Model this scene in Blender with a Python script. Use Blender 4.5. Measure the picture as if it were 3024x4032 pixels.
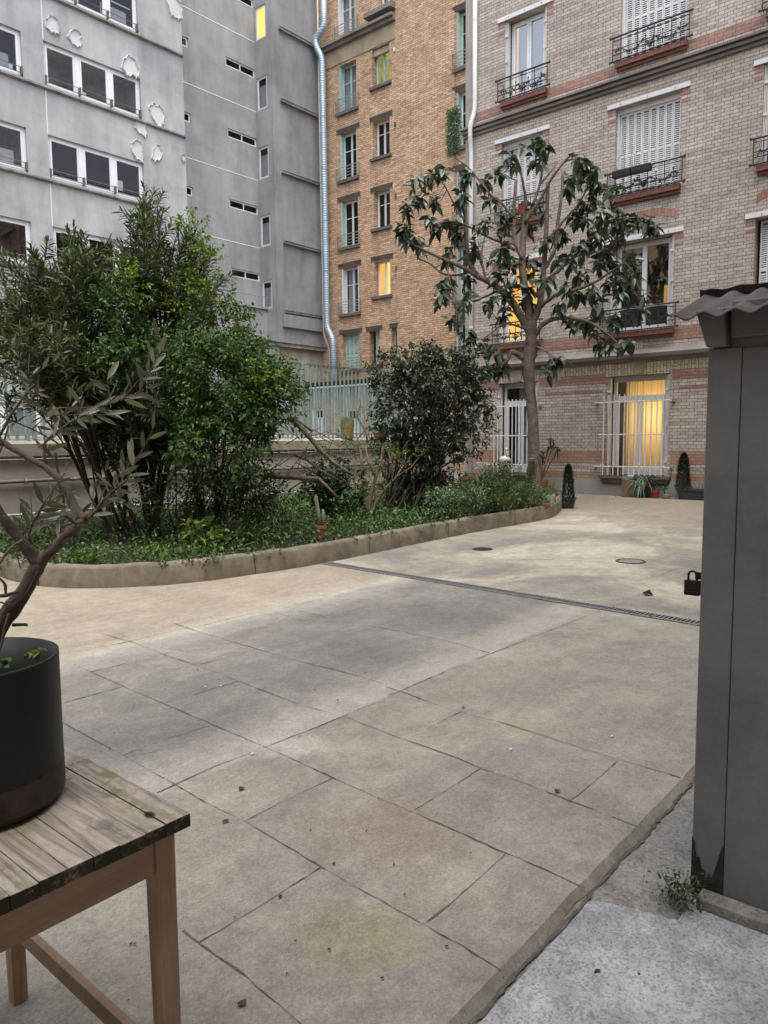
import bpy, math, random
import numpy as np
from math import radians as R, sin, cos, pi
from mathutils import Vector, Matrix

C = bpy.context.scene
for o in list(bpy.data.objects): bpy.data.objects.remove(o)

# ---------------------------------------------------------------- camera
FPX = 2940.56; YAW, PIT, ROL = R(40.39), R(5.615), R(-0.52); EYE = 1.5
_f = np.array([cos(YAW)*cos(PIT), sin(YAW)*cos(PIT), -sin(PIT)])
_r0 = np.array([sin(YAW), -cos(YAW), 0.0]); _u0 = np.cross(_r0, _f)
_r = cos(ROL)*_r0 + sin(ROL)*_u0; _u = -sin(ROL)*_r0 + cos(ROL)*_u0
_O = np.array([0, 0, EYE])
cam = bpy.data.cameras.new('camera'); cam_o = bpy.data.objects.new('camera', cam); C.collection.objects.link(cam_o)
cam.sensor_fit = 'HORIZONTAL'; cam.sensor_width = 36; cam.lens = 36*FPX/3024
cam.clip_start = 0.05; cam.clip_end = 500
cam_o.matrix_world = Matrix(((_r[0], _u[0], -_f[0], 0), (_r[1], _u[1], -_f[1], 0), (_r[2], _u[2], -_f[2], EYE), (0, 0, 0, 1)))
C.camera = cam_o
# ---------------------------------------------------------------- world, sun, exposure
SUN_EL, SUN_AZ = R(72), R(215)
w = bpy.data.worlds.new("World"); C.world = w; w.use_nodes = True
nt = w.node_tree; bg = nt.nodes['Background']
sky = nt.nodes.new('ShaderNodeTexSky'); sky.sky_type = 'NISHITA'; sky.sun_disc = False
sky.sun_elevation = SUN_EL; sky.sun_rotation = SUN_AZ; sky.air_density = 1.0; sky.dust_density = 4.0; sky.ozone_density = 1.0
hs = nt.nodes.new('ShaderNodeHueSaturation'); hs.inputs['Saturation'].default_value = .5
nt.links.new(sky.outputs[0], hs.inputs['Color']); nt.links.new(hs.outputs[0], bg.inputs[0]); bg.inputs[1].default_value = 0.15
sl = bpy.data.lights.new('sun', 'SUN'); sl.energy = 0.9; sl.angle = R(70); sl.color = (1.0, 0.97, 0.93)
so = bpy.data.objects.new('sun', sl); C.collection.objects.link(so)
sd = Vector((cos(SUN_EL)*sin(SUN_AZ), cos(SUN_EL)*cos(SUN_AZ), sin(SUN_EL)))
so.rotation_euler = sd.to_track_quat('Z', 'Y').to_euler()
C.view_settings.view_transform = 'Standard'; C.view_settings.look = 'None'
C.view_settings.exposure = 1.33; C.view_settings.gamma = 1.0
C.render.resolution_x, C.render.resolution_y = 768, 1024

# ---------------------------------------------------------------- measuring
def ray(x, y): return _f + _r*(x-1512)/FPX - _u*(y-2016)/FPX
def at(x, y, d): return _O + ray(x, y)*d
def onX(D, x, y): d = ray(x, y); return _O + d*D/d[0]
def onY(E, x, y): d = ray(x, y); return _O + d*E/d[1]
def onZ(z, x, y): d = ray(x, y); return _O + d*(z-EYE)/d[2]
SL = 0.011
def gz(x): return SL*x
def G(x, y, dz=0.0): d = ray(x, y); t = (dz-EYE)/(d[2]-SL*d[0]); return _O + d*t
def depth(p): return float((np.array(p)-_O) @ _f)

# ---------------------------------------------------------------- mesh builder
class MB:
    def __init__(s): s.v = []; s.f = []
    def add(s, vs, fs):
        n = len(s.v); s.v += [tuple(map(float, p)) for p in vs]; s.f += [tuple(i+n for i in f) for f in fs]; return s
    def quad(s, a, b, c, d): return s.add([a, b, c, d], [(0, 1, 2, 3)])
    def box(s, x0, x1, y0, y1, z0, z1):
        return s.add([(x, y, z) for z in (z0, z1) for y in (y0, y1) for x in (x0, x1)],
                     [(0, 2, 3, 1), (4, 5, 7, 6), (0, 1, 5, 4), (2, 6, 7, 3), (0, 4, 6, 2), (1, 3, 7, 5)])
    def mbox(s, m, u0, u1, z0, z1, d0, d1):
        return s.add([m(u, z, d) for z in (z0, z1) for d in (d0, d1) for u in (u0, u1)],
                     [(0, 2, 3, 1), (4, 5, 7, 6), (0, 1, 5, 4), (2, 6, 7, 3), (0, 4, 6, 2), (1, 3, 7, 5)])
    def prism(s, pts, z0, z1):      # pts: (x,y); z0,z1 numbers
        n = len(pts); vs = [(p[0], p[1], z0) for p in pts]+[(p[0], p[1], z1) for p in pts]
        return s.add(vs, [tuple(range(n))[::-1], tuple(range(n, 2*n))]+[(i, (i+1) % n, n+(i+1) % n, n+i) for i in range(n)])
    def tube(s, pts, rad, n=6, cap=True):
        pts = [Vector(p) for p in pts]; k = len(pts)
        if not hasattr(rad, '__len__'): rad = [rad]*k
        base = len(s.v); up = None
        for i, p in enumerate(pts):
            t = (pts[min(i+1, k-1)]-pts[max(i-1, 0)])
            if t.length < 1e-9: t = Vector((0, 0, 1))
            t.normalize()
            if up is None: up = Vector((0, 0, 1)) if abs(t.z) < .9 else Vector((1, 0, 0))
            a = t.cross(up); a = a.normalized() if a.length > 1e-6 else t.orthogonal().normalized()
            b = a.cross(t).normalized(); up = b
            for j in range(n):
                an = 2*pi*j/n; q = p+(a*cos(an)+b*sin(an))*rad[i]; s.v.append((q.x, q.y, q.z))
        for i in range(k-1):
            for j in range(n):
                s.f.append((base+i*n+j, base+i*n+(j+1) % n, base+(i+1)*n+(j+1) % n, base+(i+1)*n+j))
        if cap: s.f.append(tuple(base+j for j in range(n))[::-1]); s.f.append(tuple(base+(k-1)*n+j for j in range(n)))
        return s
    def lathe(s, c, prof, n=24, sq=0):     # prof: (r, z) list
        base = len(s.v)
        for r, z in prof:
            for j in range(n):
                an = 2*pi*j/n; s.v.append((c[0]+r*cos(an), c[1]+r*sin(an), c[2]+z))
        for i in range(len(prof)-1):
            for j in range(n): s.f.append((base+i*n+j, base+i*n+(j+1) % n, base+(i+1)*n+(j+1) % n, base+(i+1)*n+j))
        s.f.append(tuple(base+j for j in range(n))[::-1]); s.f.append(tuple(base+(len(prof)-1)*n+j for j in range(n)))
        return s
    def sweepq(s, c, prof, rot=0):  # square pot: half size, z
        base = len(s.v)
        for r, z in prof:
            rx, ry = r if hasattr(r, '__len__') else (r, r)
            for sx, sy in ((-1, -1), (1, -1), (1, 1), (-1, 1)):
                x, y = sx*rx, sy*ry; s.v.append((c[0]+x*cos(rot)-y*sin(rot), c[1]+x*sin(rot)+y*cos(rot), c[2]+z))
        for i in range(len(prof)-1):
            for j in range(4): s.f.append((base+i*4+j, base+i*4+(j+1) % 4, base+(i+1)*4+(j+1) % 4, base+(i+1)*4+j))
        s.f.append((base+3, base+2, base+1, base)); k = base+(len(prof)-1)*4; s.f.append((k, k+1, k+2, k+3))
        return s
    def ball(s, c, r, n=8, sc=(1, 1, 1)):
        base = len(s.v); m = n//2
        for i in range(m+1):
            ph = pi*i/m
            for j in range(n):
                an = 2*pi*j/n; s.v.append((c[0]+r*sc[0]*sin(ph)*cos(an), c[1]+r*sc[1]*sin(ph)*sin(an), c[2]+r*sc[2]*cos(ph)))
        for i in range(m):
            for j in range(n): s.f.append((base+i*n+j, base+(i+1)*n+j, base+(i+1)*n+(j+1) % n, base+i*n+(j+1) % n))
        return s
    def build(s, name, mat, parent=None, smooth=False, bevel=0, label=None):
        me = bpy.data.meshes.new(name)
        off = Vector(parent_world(parent)) if parent else Vector((0, 0, 0))
        v = [(a-off.x, b-off.y, c-off.z) for a, b, c in s.v] if parent else s.v
        me.from_pydata(v, [], s.f); me.update()
        if smooth:
            for p in me.polygons: p.use_smooth = True
        me.materials.append(mat)
        o = bpy.data.objects.new(name, me); C.collection.objects.link(o)
        if parent: o.parent = parent
        if bevel:
            b = o.modifiers.new('bevel', 'BEVEL'); b.width = bevel; b.segments = 2; b.limit_method = 'ANGLE'
        if label: o['label'] = label
        return o
def parent_world(p):
    v = Vector((0, 0, 0))
    while p: v += p.location; p = p.parent
    return v
from mathutils import noise as mnoise
def roughen(o, amp, sc):
    for v in o.data.vertices: v.co += mnoise.noise_vector(v.co*sc)*amp+mnoise.noise_vector(v.co*sc*3.1)*amp*.45
    return o
def tag(o, label, cat, group=None):
    o['label'] = label; o['category'] = cat
    if group: o['group'] = group
    return o
def thing(name, label, cat, loc, group=None):
    o = bpy.data.objects.new(name, None); C.collection.objects.link(o); o.location = loc
    o.empty_display_size = 0.1
    return tag(o, label, cat, group)
def struct(o, kind='structure'): o['kind'] = kind; return o

# ---------------------------------------------------------------- materials
class N:
    def __init__(s, name):
        s.m = bpy.data.materials.new(name); s.m.use_nodes = True; s.t = s.m.node_tree; s.p = s.t.nodes['Principled BSDF']
    def n(s, k, **kw):
        x = s.t.nodes.new('ShaderNode'+k)
        for a, b in kw.items():
            if hasattr(x, a): setattr(x, a, b)
        return x
    def l(s, a, b): s.t.links.new(a, b)
    def pos(s): return s.n('NewGeometry').outputs['Position']
    def noise(s, scale, detail=4, rough=.6, vec=None, dist=0):
        x = s.n('TexNoise'); x.inputs['Scale'].default_value = scale; x.inputs['Detail'].default_value = detail
        x.inputs['Roughness'].default_value = rough; x.inputs['Distortion'].default_value = dist
        s.l(vec or s.pos(), x.inputs['Vector']); return x.outputs['Fac']
    def ramp(s, fac, stops):
        x = s.n('ValToRGB'); e = x.color_ramp.elements
        while len(e) < len(stops): e.new(.5)
        for i, (p, c) in enumerate(stops):
            e[i].position = p; e[i].color = (c[0], c[1], c[2], 1) if hasattr(c, '__len__') else (c, c, c, 1)
        s.l(fac, x.inputs[0]); return x.outputs[0]
    def mix(s, fac, a, b, mode='MIX'):
        x = s.n('MixRGB'); x.blend_type = mode
        for i, q in ((0, fac), (1, a), (2, b)):
            if hasattr(q, 'node'): s.l(q, x.inputs[i])
            elif i == 0: x.inputs[0].default_value = q
            else: x.inputs[i].default_value = (q[0], q[1], q[2], 1) if hasattr(q, '__len__') else (q, q, q, 1)
        return x.outputs[0]
    def math(s, op, a, b=0.0, c=None):
        x = s.n('Math'); x.operation = op
        for i, q in enumerate((a, b) if c is None else (a, b, c)):
            if hasattr(q, 'node'): s.l(q, x.inputs[i])
            else: x.inputs[i].default_value = q
        return x.outputs[0]
    def sep(s, v): x = s.n('SeparateXYZ'); s.l(v, x.inputs[0]); return x.outputs
    def comb(s, a, b, c=0.0):
        x = s.n('CombineXYZ')
        for i, q in enumerate((a, b, c)):
            if hasattr(q, 'node'): s.l(q, x.inputs[i])
            else: x.inputs[i].default_value = q
        return x.outputs[0]
    def sstep(s, v, a, b):
        x = s.n('MapRange'); x.interpolation_type = 'SMOOTHSTEP'; s.l(v, x.inputs[0])
        x.inputs[1].default_value = a; x.inputs[2].default_value = b; return x.outputs[0]
    def bump(s, h, st=.3, dist=.01):
        x = s.n('Bump'); x.inputs['Strength'].default_value = st; x.inputs['Distance'].default_value = dist
        s.l(h, x.inputs['Height']); s.l(x.outputs[0], s.p.inputs['Normal'])
    def col(s, c):
        if hasattr(c, 'node'): s.l(c, s.p.inputs['Base Color'])
        else: s.p.inputs['Base Color'].default_value = (*c, 1)
    def rough(s, r, spec=.5): s.p.inputs['Roughness'].default_value = r; s.p.inputs['Specular IOR Level'].default_value = spec

def mat(name, c, rough=.6, var=.25, scale=6, bump=.15, bscale=60, metal=0, spec=.4, c2=None):
    m = N(name); a = m.noise(scale, 6, .65); b = m.noise(bscale, 3, .6)
    c2 = c2 or tuple(x*(1-var) for x in c); c1 = tuple(min(1, x*(1+var*.5)) for x in c)
    k = m.ramp(a, [(.3, c2), (.7, c1)])
    k = m.mix(.25, k, m.ramp(b, [(.3, .45), (.7, 1.0)]), 'MULTIPLY')
    m.col(k); m.rough(rough, spec); m.p.inputs['Metallic'].default_value = metal
    if bump: m.bump(b, bump, .004)
    return m.m

def brick_mat(name, c1, c2, mortar, uaxis, row=.069, bw=.335, shift=.225, msize=.0055, stain=.25, dark=(.5, .5, .5), band=None):
    m = N(name); p = m.sep(m.pos()); u = m.math('ADD', p[0], p[1])
    def bt(off):
        b = m.n('TexBrick'); b.offset = .5; b.offset_frequency = 2; b.squash = 1
        b.inputs['Scale'].default_value = 1; b.inputs['Brick Width'].default_value = bw; b.inputs['Row Height'].default_value = row
        b.inputs['Mortar Size'].default_value = msize; b.inputs['Mortar Smooth'].default_value = .3
        b.inputs['Color1'].default_value = (0, 0, 0, 1); b.inputs['Color2'].default_value = (1, 1, 1, 1); b.inputs['Mortar'].default_value = (.5, .5, .5, 1)
        m.l(m.comb(m.math('ADD', u, off), p[2]), b.inputs['Vector']); return b
    b1 = bt(0.0); b2 = bt(shift)
    rnd = m.mix(.5, b1.outputs['Color'], b2.outputs['Color'])
    mort = m.math('MAXIMUM', b1.outputs['Fac'], b2.outputs['Fac'])
    wn = m.n('TexNoise'); wn.inputs['Scale'].default_value = 9; wn.inputs['Detail'].default_value = 2
    m.l(m.comb(m.math('MULTIPLY', u, .7), m.math('MULTIPLY', p[2], 1.6)), wn.inputs['Vector'])
    rr = m.mix(.45, rnd, m.ramp(wn.outputs['Fac'], [(.35, 0), (.65, 1)]))
    k = m.mix(rr, c1, c2)
    fine = m.noise(70, 4, .7); k = m.mix(.5, k, m.ramp(fine, [(.3, .62), (.65, 1.05)]), 'MULTIPLY')
    big = m.noise(.7, 5, .6); k = m.mix(stain, k, m.ramp(big, [(.35, dark), (.6, 1.0)]), 'MULTIPLY')
    k = m.mix(m.math('MULTIPLY', mort, .92), k, m.mix(.4, mortar, m.ramp(fine, [(.3, .3), (.7, 1.)]), 'MULTIPLY'))
    m.col(k); m.rough(.85, .25)
    m.bump(m.math('SUBTRACT', m.math('MULTIPLY', fine, .3), mort), .55, .008)
    return m.m

M = {}
M['rbrick'] = brick_mat('taupe_brick', (.325, .285, .25), (.65, .58, .505), (.105, .096, .088), 'y', stain=.35, dark=(.62, .62, .64))
M['rred'] = brick_mat('red_brick', (.28, .15, .125), (.46, .29, .245), (.16, .125, .11), 'y')
M['rorange'] = brick_mat('orange_brick', (.34, .20, .135), (.47, .31, .225), (.20, .15, .115), 'y')
M['rcream'] = brick_mat('cream_brick', (.46, .38, .27), (.62, .53, .40), (.17, .14, .11), 'y')
M['tbrick'] = brick_mat('tan_brick', (.33, .21, .13), (.78, .55, .365), (.16, .115, .08), 'y', row=.082, bw=.26, shift=.0, msize=.008, stain=.4, dark=(.6, .58, .55))
def soldier_mat():
    m = N('soldier_brick'); p = m.sep(m.pos())
    b = m.n('TexBrick'); b.offset = .5
    b.inputs['Scale'].default_value = 1; b.inputs['Brick Width'].default_value = .23; b.inputs['Row Height'].default_value = .072
    b.inputs['Mortar Size'].default_value = .007; b.inputs['Color1'].default_value = (.44, .37, .27, 1); b.inputs['Color2'].default_value = (.62, .54, .41, 1); b.inputs['Mortar'].default_value = (.15, .12, .10, 1)
    m.l(m.comb(p[2], p[1]), b.inputs['Vector']); m.col(b.outputs['Color']); m.rough(.85, .2); m.bump(b.outputs['Fac'], -.4, .006); return m.m
M['soldier'] = soldier_mat()
def redsoldier():
    m = N('red_voussoir'); p = m.sep(m.pos())
    b = m.n('TexBrick'); b.offset = .5
    b.inputs['Scale'].default_value = 1; b.inputs['Brick Width'].default_value = .22; b.inputs['Row Height'].default_value = .072
    b.inputs['Mortar Size'].default_value = .006; b.inputs['Color1'].default_value = (.33, .16, .12, 1); b.inputs['Color2'].default_value = (.45, .25, .19, 1); b.inputs['Mortar'].default_value = (.2, .15, .12, 1)
    m.l(m.comb(p[2], p[1]), b.inputs['Vector']); m.col(b.outputs['Color']); m.rough(.85, .2); return m.m
M['redsoldier'] = redsoldier()

def plaster(name, c, dk, sc=.55, streak=.35, rough=.9):
    m = N(name); p = m.sep(m.pos())
    st = m.comb(m.math('MULTIPLY', m.math('ADD', p[0], p[1]), 1.6), m.math('MULTIPLY', p[2], .35))
    a = m.noise(sc, 8, .62, dist=.6); b = m.noise(1.3, 6, .6, vec=st)
    k = m.ramp(a, [(.32, dk), (.66, c)])
    k = m.mix(streak, k, m.ramp(b, [(.3, .6), (.62, 1.05)]), 'MULTIPLY')
    lay = m.noise(.9, 5, .7, vec=m.comb(m.math('MULTIPLY', m.math('ADD', p[0], p[1]), .5), m.math('MULTIPLY', p[2], 1.6)))
    k = m.mix(.35, k, m.ramp(lay, [(.36, .72), (.46, 1.0)]), 'MULTIPLY')
    fine = m.noise(40, 5, .7); k = m.mix(.25, k, m.ramp(fine, [(.3, .75), (.7, 1.1)]), 'MULTIPLY')
    m.col(k); m.rough(rough, .2); m.bump(fine, .25, .006); return m.m
M['gray'] = plaster('gray_render', (.46, .47, .478), (.33, .34, .352), .55, .55)
M['gray2'] = plaster('dark_gray_render', (.36, .365, .375), (.255, .262, .272), .5, .5)
M['gray3'] = plaster('grey_brown_render', (.31, .312, .32), (.215, .218, .226), .5, .6)
M['beige_render'] = plaster('beige_render', (.38, .34, .29), (.26, .235, .20), .6, .6)
M['patch'] = plaster('bare_plaster', (.64, .65, .66), (.52, .53, .54), 2, .1)
M['wallplaster'] = plaster('white_wall_render', (.52, .49, .43), (.36, .335, .285), .9, .4)
M['plinth'] = plaster('plinth_render', (.40, .385, .35), (.31, .30, .275), 1.2, .4)
M['cornice'] = plaster('weathered_stone', (.26, .235, .205), (.15, .14, .125), 1.4, .5)
M['band'] = plaster('concrete_band', (.44, .36, .255), (.31, .255, .18), 1.2, .5)
M['lintel'] = plaster('grey_lintel_stone', (.17, .145, .13), (.115, .10, .09), 2, .3)
M['coping'] = plaster('mossy_coping', (.40, .38, .31), (.24, .235, .17), 2.5, .3)
M['white'] = mat('white_paint', (.74, .75, .76), .45, .08, 3, .03, 40)
M['whiteframe'] = mat('white_window_frame', (.78, .80, .83), .35, .05, 3, 0, 40)
M['whitemetal'] = mat('white_painted_metal', (.72, .71, .68), .45, .18, 14, .1, 90)
M['ledge'] = plaster('weathered_ledge', (.36, .345, .325), (.17, .165, .155), 3, .4)
M['joint'] = mat('white_joint', (.78, .78, .78), .5, .05)
M['lightgreen'] = mat('pale_green_paint', (.46, .62, .56), .5, .2, 5, .05)
M['mint'] = mat('mint_frame', (.42, .60, .58), .5, .15)
M['fence'] = mat('grey_green_fence_paint', (.29, .375, .35), .5, .25, 9, .1, 60, c2=(.20, .27, .25))
M['fence_top'] = mat('mossy_fence_rail', (.20, .24, .20), .7, .4, 12)
M['darkiron'] = mat('dark_wrought_iron', (.035, .033, .036), .5, .3, 20, .1)
M['grayiron'] = mat('grey_guard_metal', (.36, .34, .32), .5, .3, 10, .1)
M['brown'] = mat('brown_rail_metal', (.15, .12, .10), .5, .3, 10, .1)
M['redtile'] = mat('red_sill_brick', (.22, .095, .07), .7, .35, 8, .3, 30)
M['duct'] = N('blue_zinc_duct'); _m = M['duct']; _k = _m.ramp(_m.noise(3, 6, .6), [(.3, (.30, .39, .47)), (.7, (.43, .53, .61))]); _p = _m.sep(_m.pos()); _w = _m.math('SINE', _m.math('MULTIPLY', _p[2], 62.0)); _m.col(_m.mix(.22, _k, _m.ramp(_w, [(0, .6), (.25, 1.0)]), 'MULTIPLY')); _m.rough(.42, .5); _m.p.inputs['Metallic'].default_value = .35; _m.bump(_w, .5, .01); M['duct'] = _m.m
M['beigepipe'] = mat('beige_pipe', (.50, .46, .40), .6, .2, 8)
M['dark'] = mat('dark_room', (.022, .02, .018), .9, .5, 1.5, 0)
M['darkwarm'] = mat('dim_room', (.34, .26, .19), .9, .8, .9, 0, c2=(.05, .045, .04))
M['curtain'] = mat('pale_curtain', (.34, .36, .37), .9, .2, 5, 0)
M['panelwhite'] = mat('grey_white_panel', (.55, .56, .57), .5, .1)
def glassm(name, tint=.75, gl=.12):
    m = N(name); t = m.t; tr = m.n('BsdfTransparent'); tr.inputs[0].default_value = (tint, tint, tint*1.02, 1)
    g = m.n('BsdfGlossy'); g.inputs['Roughness'].default_value = .02
    ge = m.n('NewGeometry'); dt_ = m.n('VectorMath'); dt_.operation = 'DOT_PRODUCT'; m.l(ge.outputs['Normal'], dt_.inputs[0]); m.l(ge.outputs['Incoming'], dt_.inputs[1])
    fres = m.math('MULTIPLY_ADD', m.math('POWER', m.math('SUBTRACT', 1.0, m.math('ABSOLUTE', dt_.outputs['Value'])), 5.0), .9, .04)
    bmp = m.n('Bump'); bmp.inputs['Strength'].default_value = .05; bmp.inputs['Distance'].default_value = .02; m.l(m.noise(1.5, 2), bmp.inputs['Height']); m.l(bmp.outputs[0], g.inputs['Normal'])
    f = m.math('ADD', fres, gl); mx = m.n('MixShader'); m.l(f, mx.inputs[0]); m.l(tr.outputs[0], mx.inputs[1]); m.l(g.outputs[0], mx.inputs[2])
    m.l(mx.outputs[0], t.nodes['Material Output'].inputs[0]); return m.m
M['glass'] = glassm('window_glass', .85, .015); M['glassb'] = glassm('reflective_glass', .6, .38)
def emis(name, c1, c2, st, scale=2.0):
    m = N(name); k = m.ramp(m.noise(scale, 4, .6), [(.35, c1), (.65, c2)]); m.col((.3, .25, .18))
    m.l(k, m.p.inputs['Emission Color']); m.p.inputs['Emission Strength'].default_value = st; return m.m
M['lityellow'] = emis('lit_yellow_room', (1.0, .66, .12), (1.0, .74, .20), .52, 1.0)
M['litorange'] = emis('lit_orange_room', (1.0, .32, .05), (1.0, .42, .08), .50, 1.5)
M['litamber'] = emis('lit_amber_room', (1.0, .42, .06), (.95, .56, .14), .44, 1.3)
M['litgreen'] = emis('lit_green_glass', (.12, .14, .05), (.45, .42, .08), .36, 3)
def curt():
    m = N('amber_curtain'); p = m.sep(m.pos()); v = m.comb(m.math('MULTIPLY', p[1], 9), m.math('MULTIPLY', p[2], .35))
    k = m.ramp(m.noise(1.2, 4, .6, vec=v), [(.3, (.85, .66, .36)), (.7, (.97, .82, .54))]); d = m.n('BsdfTranslucent'); m.l(k, d.inputs[0])
    df = m.n('BsdfDiffuse'); m.l(k, df.inputs[0]); mx = m.n('MixShader'); mx.inputs[0].default_value = .35
    m.l(d.outputs[0], mx.inputs[1]); m.l(df.outputs[0], mx.inputs[2]); m.l(mx.outputs[0], m.t.nodes['Material Output'].inputs[0]); return m.m
M['ambercurtain'] = curt()
def leafm(name, c1, c2, rough=.4, trans=.25, c3=None):
    m = N(name); g = m.n('NewGeometry'); r = g.outputs['Random Per Island']
    st = [(0, c1), (.6, c2), (1, c3 or tuple(x*1.35 for x in c2))]; k = m.ramp(r, st)
    k = m.mix(.35, k, m.ramp(m.noise(2.2, 3), [(.3, .6), (.7, 1.15)]), 'MULTIPLY')
    m.col(k); m.rough(rough, .4)
    t = m.n('BsdfTranslucent'); m.l(m.mix(1, k, (1.3, 1.5, .6), 'MULTIPLY'), t.inputs[0])
    mx = m.n('MixShader'); mx.inputs[0].default_value = trans; m.l(m.p.outputs[0], mx.inputs[1]); m.l(t.outputs[0], mx.inputs[2])
    m.l(mx.outputs[0], m.t.nodes['Material Output'].inputs[0]); return m.m
M['l_ole'] = leafm('oleander_leaf', (.028, .044, .022), (.06, .088, .038), .42, .18, (.16, .19, .10))
M['l_green'] = leafm('bright_shrub_leaf', (.024, .052, .018), (.054, .105, .030), .45, .28, (.13, .20, .06))
M['l_vine'] = leafm('yellow_green_vine_leaf', (.07, .12, .02), (.13, .20, .035), .5, .35, (.24, .32, .07))
M['l_laurel'] = leafm('laurel_leaf', (.024, .034, .022), (.056, .074, .046), .3, .12, (.17, .19, .14))
M['l_mag'] = leafm('loquat_leaf', (.026, .042, .030), (.062, .088, .066), .27, .15, (.20, .24, .21))  # raised grey-green tones paint the leaves' sheen into their colour
M['l_ivy'] = leafm('ivy_leaf', (.018, .035, .014), (.04, .07, .025), .4, .1)
M['l_ground'] = leafm('ground_cover_leaf', (.026, .052, .016), (.06, .115, .030), .5, .25, (.15, .21, .07))
M['l_dry'] = leafm('dry_grass', (.22, .20, .10), (.36, .33, .19), .7, .2)
M['l_grass'] = leafm('fresh_grass', (.06, .13, .02), (.12, .24, .04), .5, .3)
M['l_olive'] = leafm('olive_leaf', (.095, .095, .070), (.14, .14, .105), .42, .2, (.32, .33, .29))
M['l_con'] = leafm('conifer_leaf', (.012, .022, .010), (.03, .045, .02), .6, .05)
M['l_sage'] = leafm('sage_green_leaf', (.10, .15, .10), (.17, .24, .16), .5, .2)
M['bark'] = mat('brown_bark', (.150, .115, .090), .85, .5, 9, 1.0, 28, c2=(.055, .042, .034))
M['barkdark'] = mat('dark_stem_bark', (.05, .038, .028), .85, .4, 12, .4, 50)
M['barktan'] = mat('tan_stem_bark', (.19, .135, .09), .85, .35, 12, .4, 50)
M['barkolive'] = mat('olive_grey_bark', (.125, .105, .085), .85, .45, 18, .6, 120, c2=(.055, .042, .034))
M['soil'] = mat('dark_soil', (.035, .027, .018), .95, .5, 5, .8, 30)
M['terracotta'] = mat('terracotta', (.33, .14, .08), .8, .25, 12, .2, 60)
M['redpot'] = mat('red_plastic', (.30, .045, .03), .45, .15, 8, .05)
M['blackpot'] = mat('black_plastic', (.016, .0145, .016), .5, .3, 6, .05, 80)
M['charpot'] = mat('charcoal_planter', (.045, .047, .052), .55, .2, 6, .05, 80)
M['yellowpot'] = mat('weathered_ochre_pot', (.30, .24, .10), .8, .45, 14, .3, 50, c2=(.13, .11, .05))
M['log'] = mat('brown_clay_block', (.20, .13, .095), .85, .45, 9, .3, 40)
M['cactus'] = mat('grey_green_cactus', (.22, .25, .19), .8, .2, 30, .6, 160)
M['padlock'] = mat('black_lock_body', (.008, .008, .009), .35, .3, 40, .1, 150)
M['shed'] = plaster('grey_shed_paint', (.19, .188, .184), (.15, .148, .144), 4, .4, .6)
M['roofsheet'] = mat('rusty_corrugated_sheet', (.105, .092, .088), .7, .4, 7, .3, 50, c2=(.05, .042, .04))
M['tar'] = mat('black_tar_board', (.018, .017, .017), .8, .4, 9, .5, 30)
M['rot'] = mat('rotten_wood', (.03, .026, .02), .95, .5, 20, .9, 60)
M['iron'] = mat('cast_iron', (.06, .055, .05), .7, .4, 20, .4, 80)
M['grate'] = mat('galvanised_grate', (.27, .27, .27), .5, .3, 15, .2, 80, metal=.4)
M['black'] = mat('black_gap', (.006, .006, .006), .95, .1, 5, 0)
M['doorblue'] = mat('pale_blue_door', (.58, .68, .74), .5, .1)
M['debris'] = mat('dry_leaf', (.06, .04, .025), .8, .5, 20, .2)
M['chip'] = mat('white_chip', (.6, .58, .54), .8, .2, 20, 0)
M['storkwhite'] = mat('white_ceramic', (.75, .74, .72), .4, .05)
M['storkred'] = mat('red_paint', (.45, .05, .03), .4, .1)
M['glassbrick'] = mat('frosted_glass', (.35, .40, .45), .15, .2, 20, 0)
M['yellowfl'] = mat('yellow_petal', (.75, .60, .03), .6, .1)
M['toolblue'] = mat('blue_plastic', (.05, .32, .45), .5, .1)

def wood(name, c1, c2, axis, boards=None, moss=False, rough=.75):  # grain along axis
    m = N(name); p = m.sep(m.pos()); ax = {'x': (p[0], p[1], p[2]), 'y': (p[1], p[0], p[2]), 'z': (p[2], p[0], p[1])}[axis]
    v = m.comb(m.math('MULTIPLY', ax[0], 1.6), m.math('MULTIPLY', ax[1], 26), m.math('MULTIPLY', ax[2], 26))
    g = m.noise(1.6, 7, .65, vec=v, dist=1.2); k = m.ramp(g, [(.3, c1), (.62, c2)])
    b2 = m.noise(7, 5, .6); k = m.mix(.45, k, m.ramp(b2, [(.3, .6), (.65, 1.1)]), 'MULTIPLY')
    if moss:
        mo = m.noise(16, 6, .75); ms = m.noise(4, 3, .5)
        mk = m.math('MULTIPLY', m.sstep(mo, .48, .60), m.sstep(ms, .45, .6))
        k = m.mix(mk, k, (.20, .19, .10))
        sp = m.noise(18, 6, .75); k = m.mix(m.math('MULTIPLY', m.sstep(sp, .56, .66), .7), k, (.42, .39, .34))
        dk = m.noise(9, 7, .75); k = m.mix(m.math('MULTIPLY', m.sstep(dk, .52, .66), .65), k, (.045, .038, .03))
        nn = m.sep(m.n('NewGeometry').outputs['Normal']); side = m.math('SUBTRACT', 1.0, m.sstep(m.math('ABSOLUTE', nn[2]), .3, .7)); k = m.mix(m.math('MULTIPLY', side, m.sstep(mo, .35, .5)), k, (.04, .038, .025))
        kd = m.n('VectorMath'); kd.operation = 'DISTANCE'; m.l(m.comb(m.math('MULTIPLY', p[0], 1.6), p[1]), kd.inputs[0]); kd.inputs[1].default_value = (.765*1.6, 1.262, 0); k = m.mix(m.math('SUBTRACT', 1.0, m.sstep(kd.outputs['Value'], .010, .02)), k, (.03, .02, .015))
    m.col(k); m.rough(rough, .25); m.bump(g, .5, .004); return m.m
M['tabletop'] = wood('weathered_grey_timber', (.12, .098, .078), (.43, .375, .315), 'y', moss=True, rough=.85)
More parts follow.
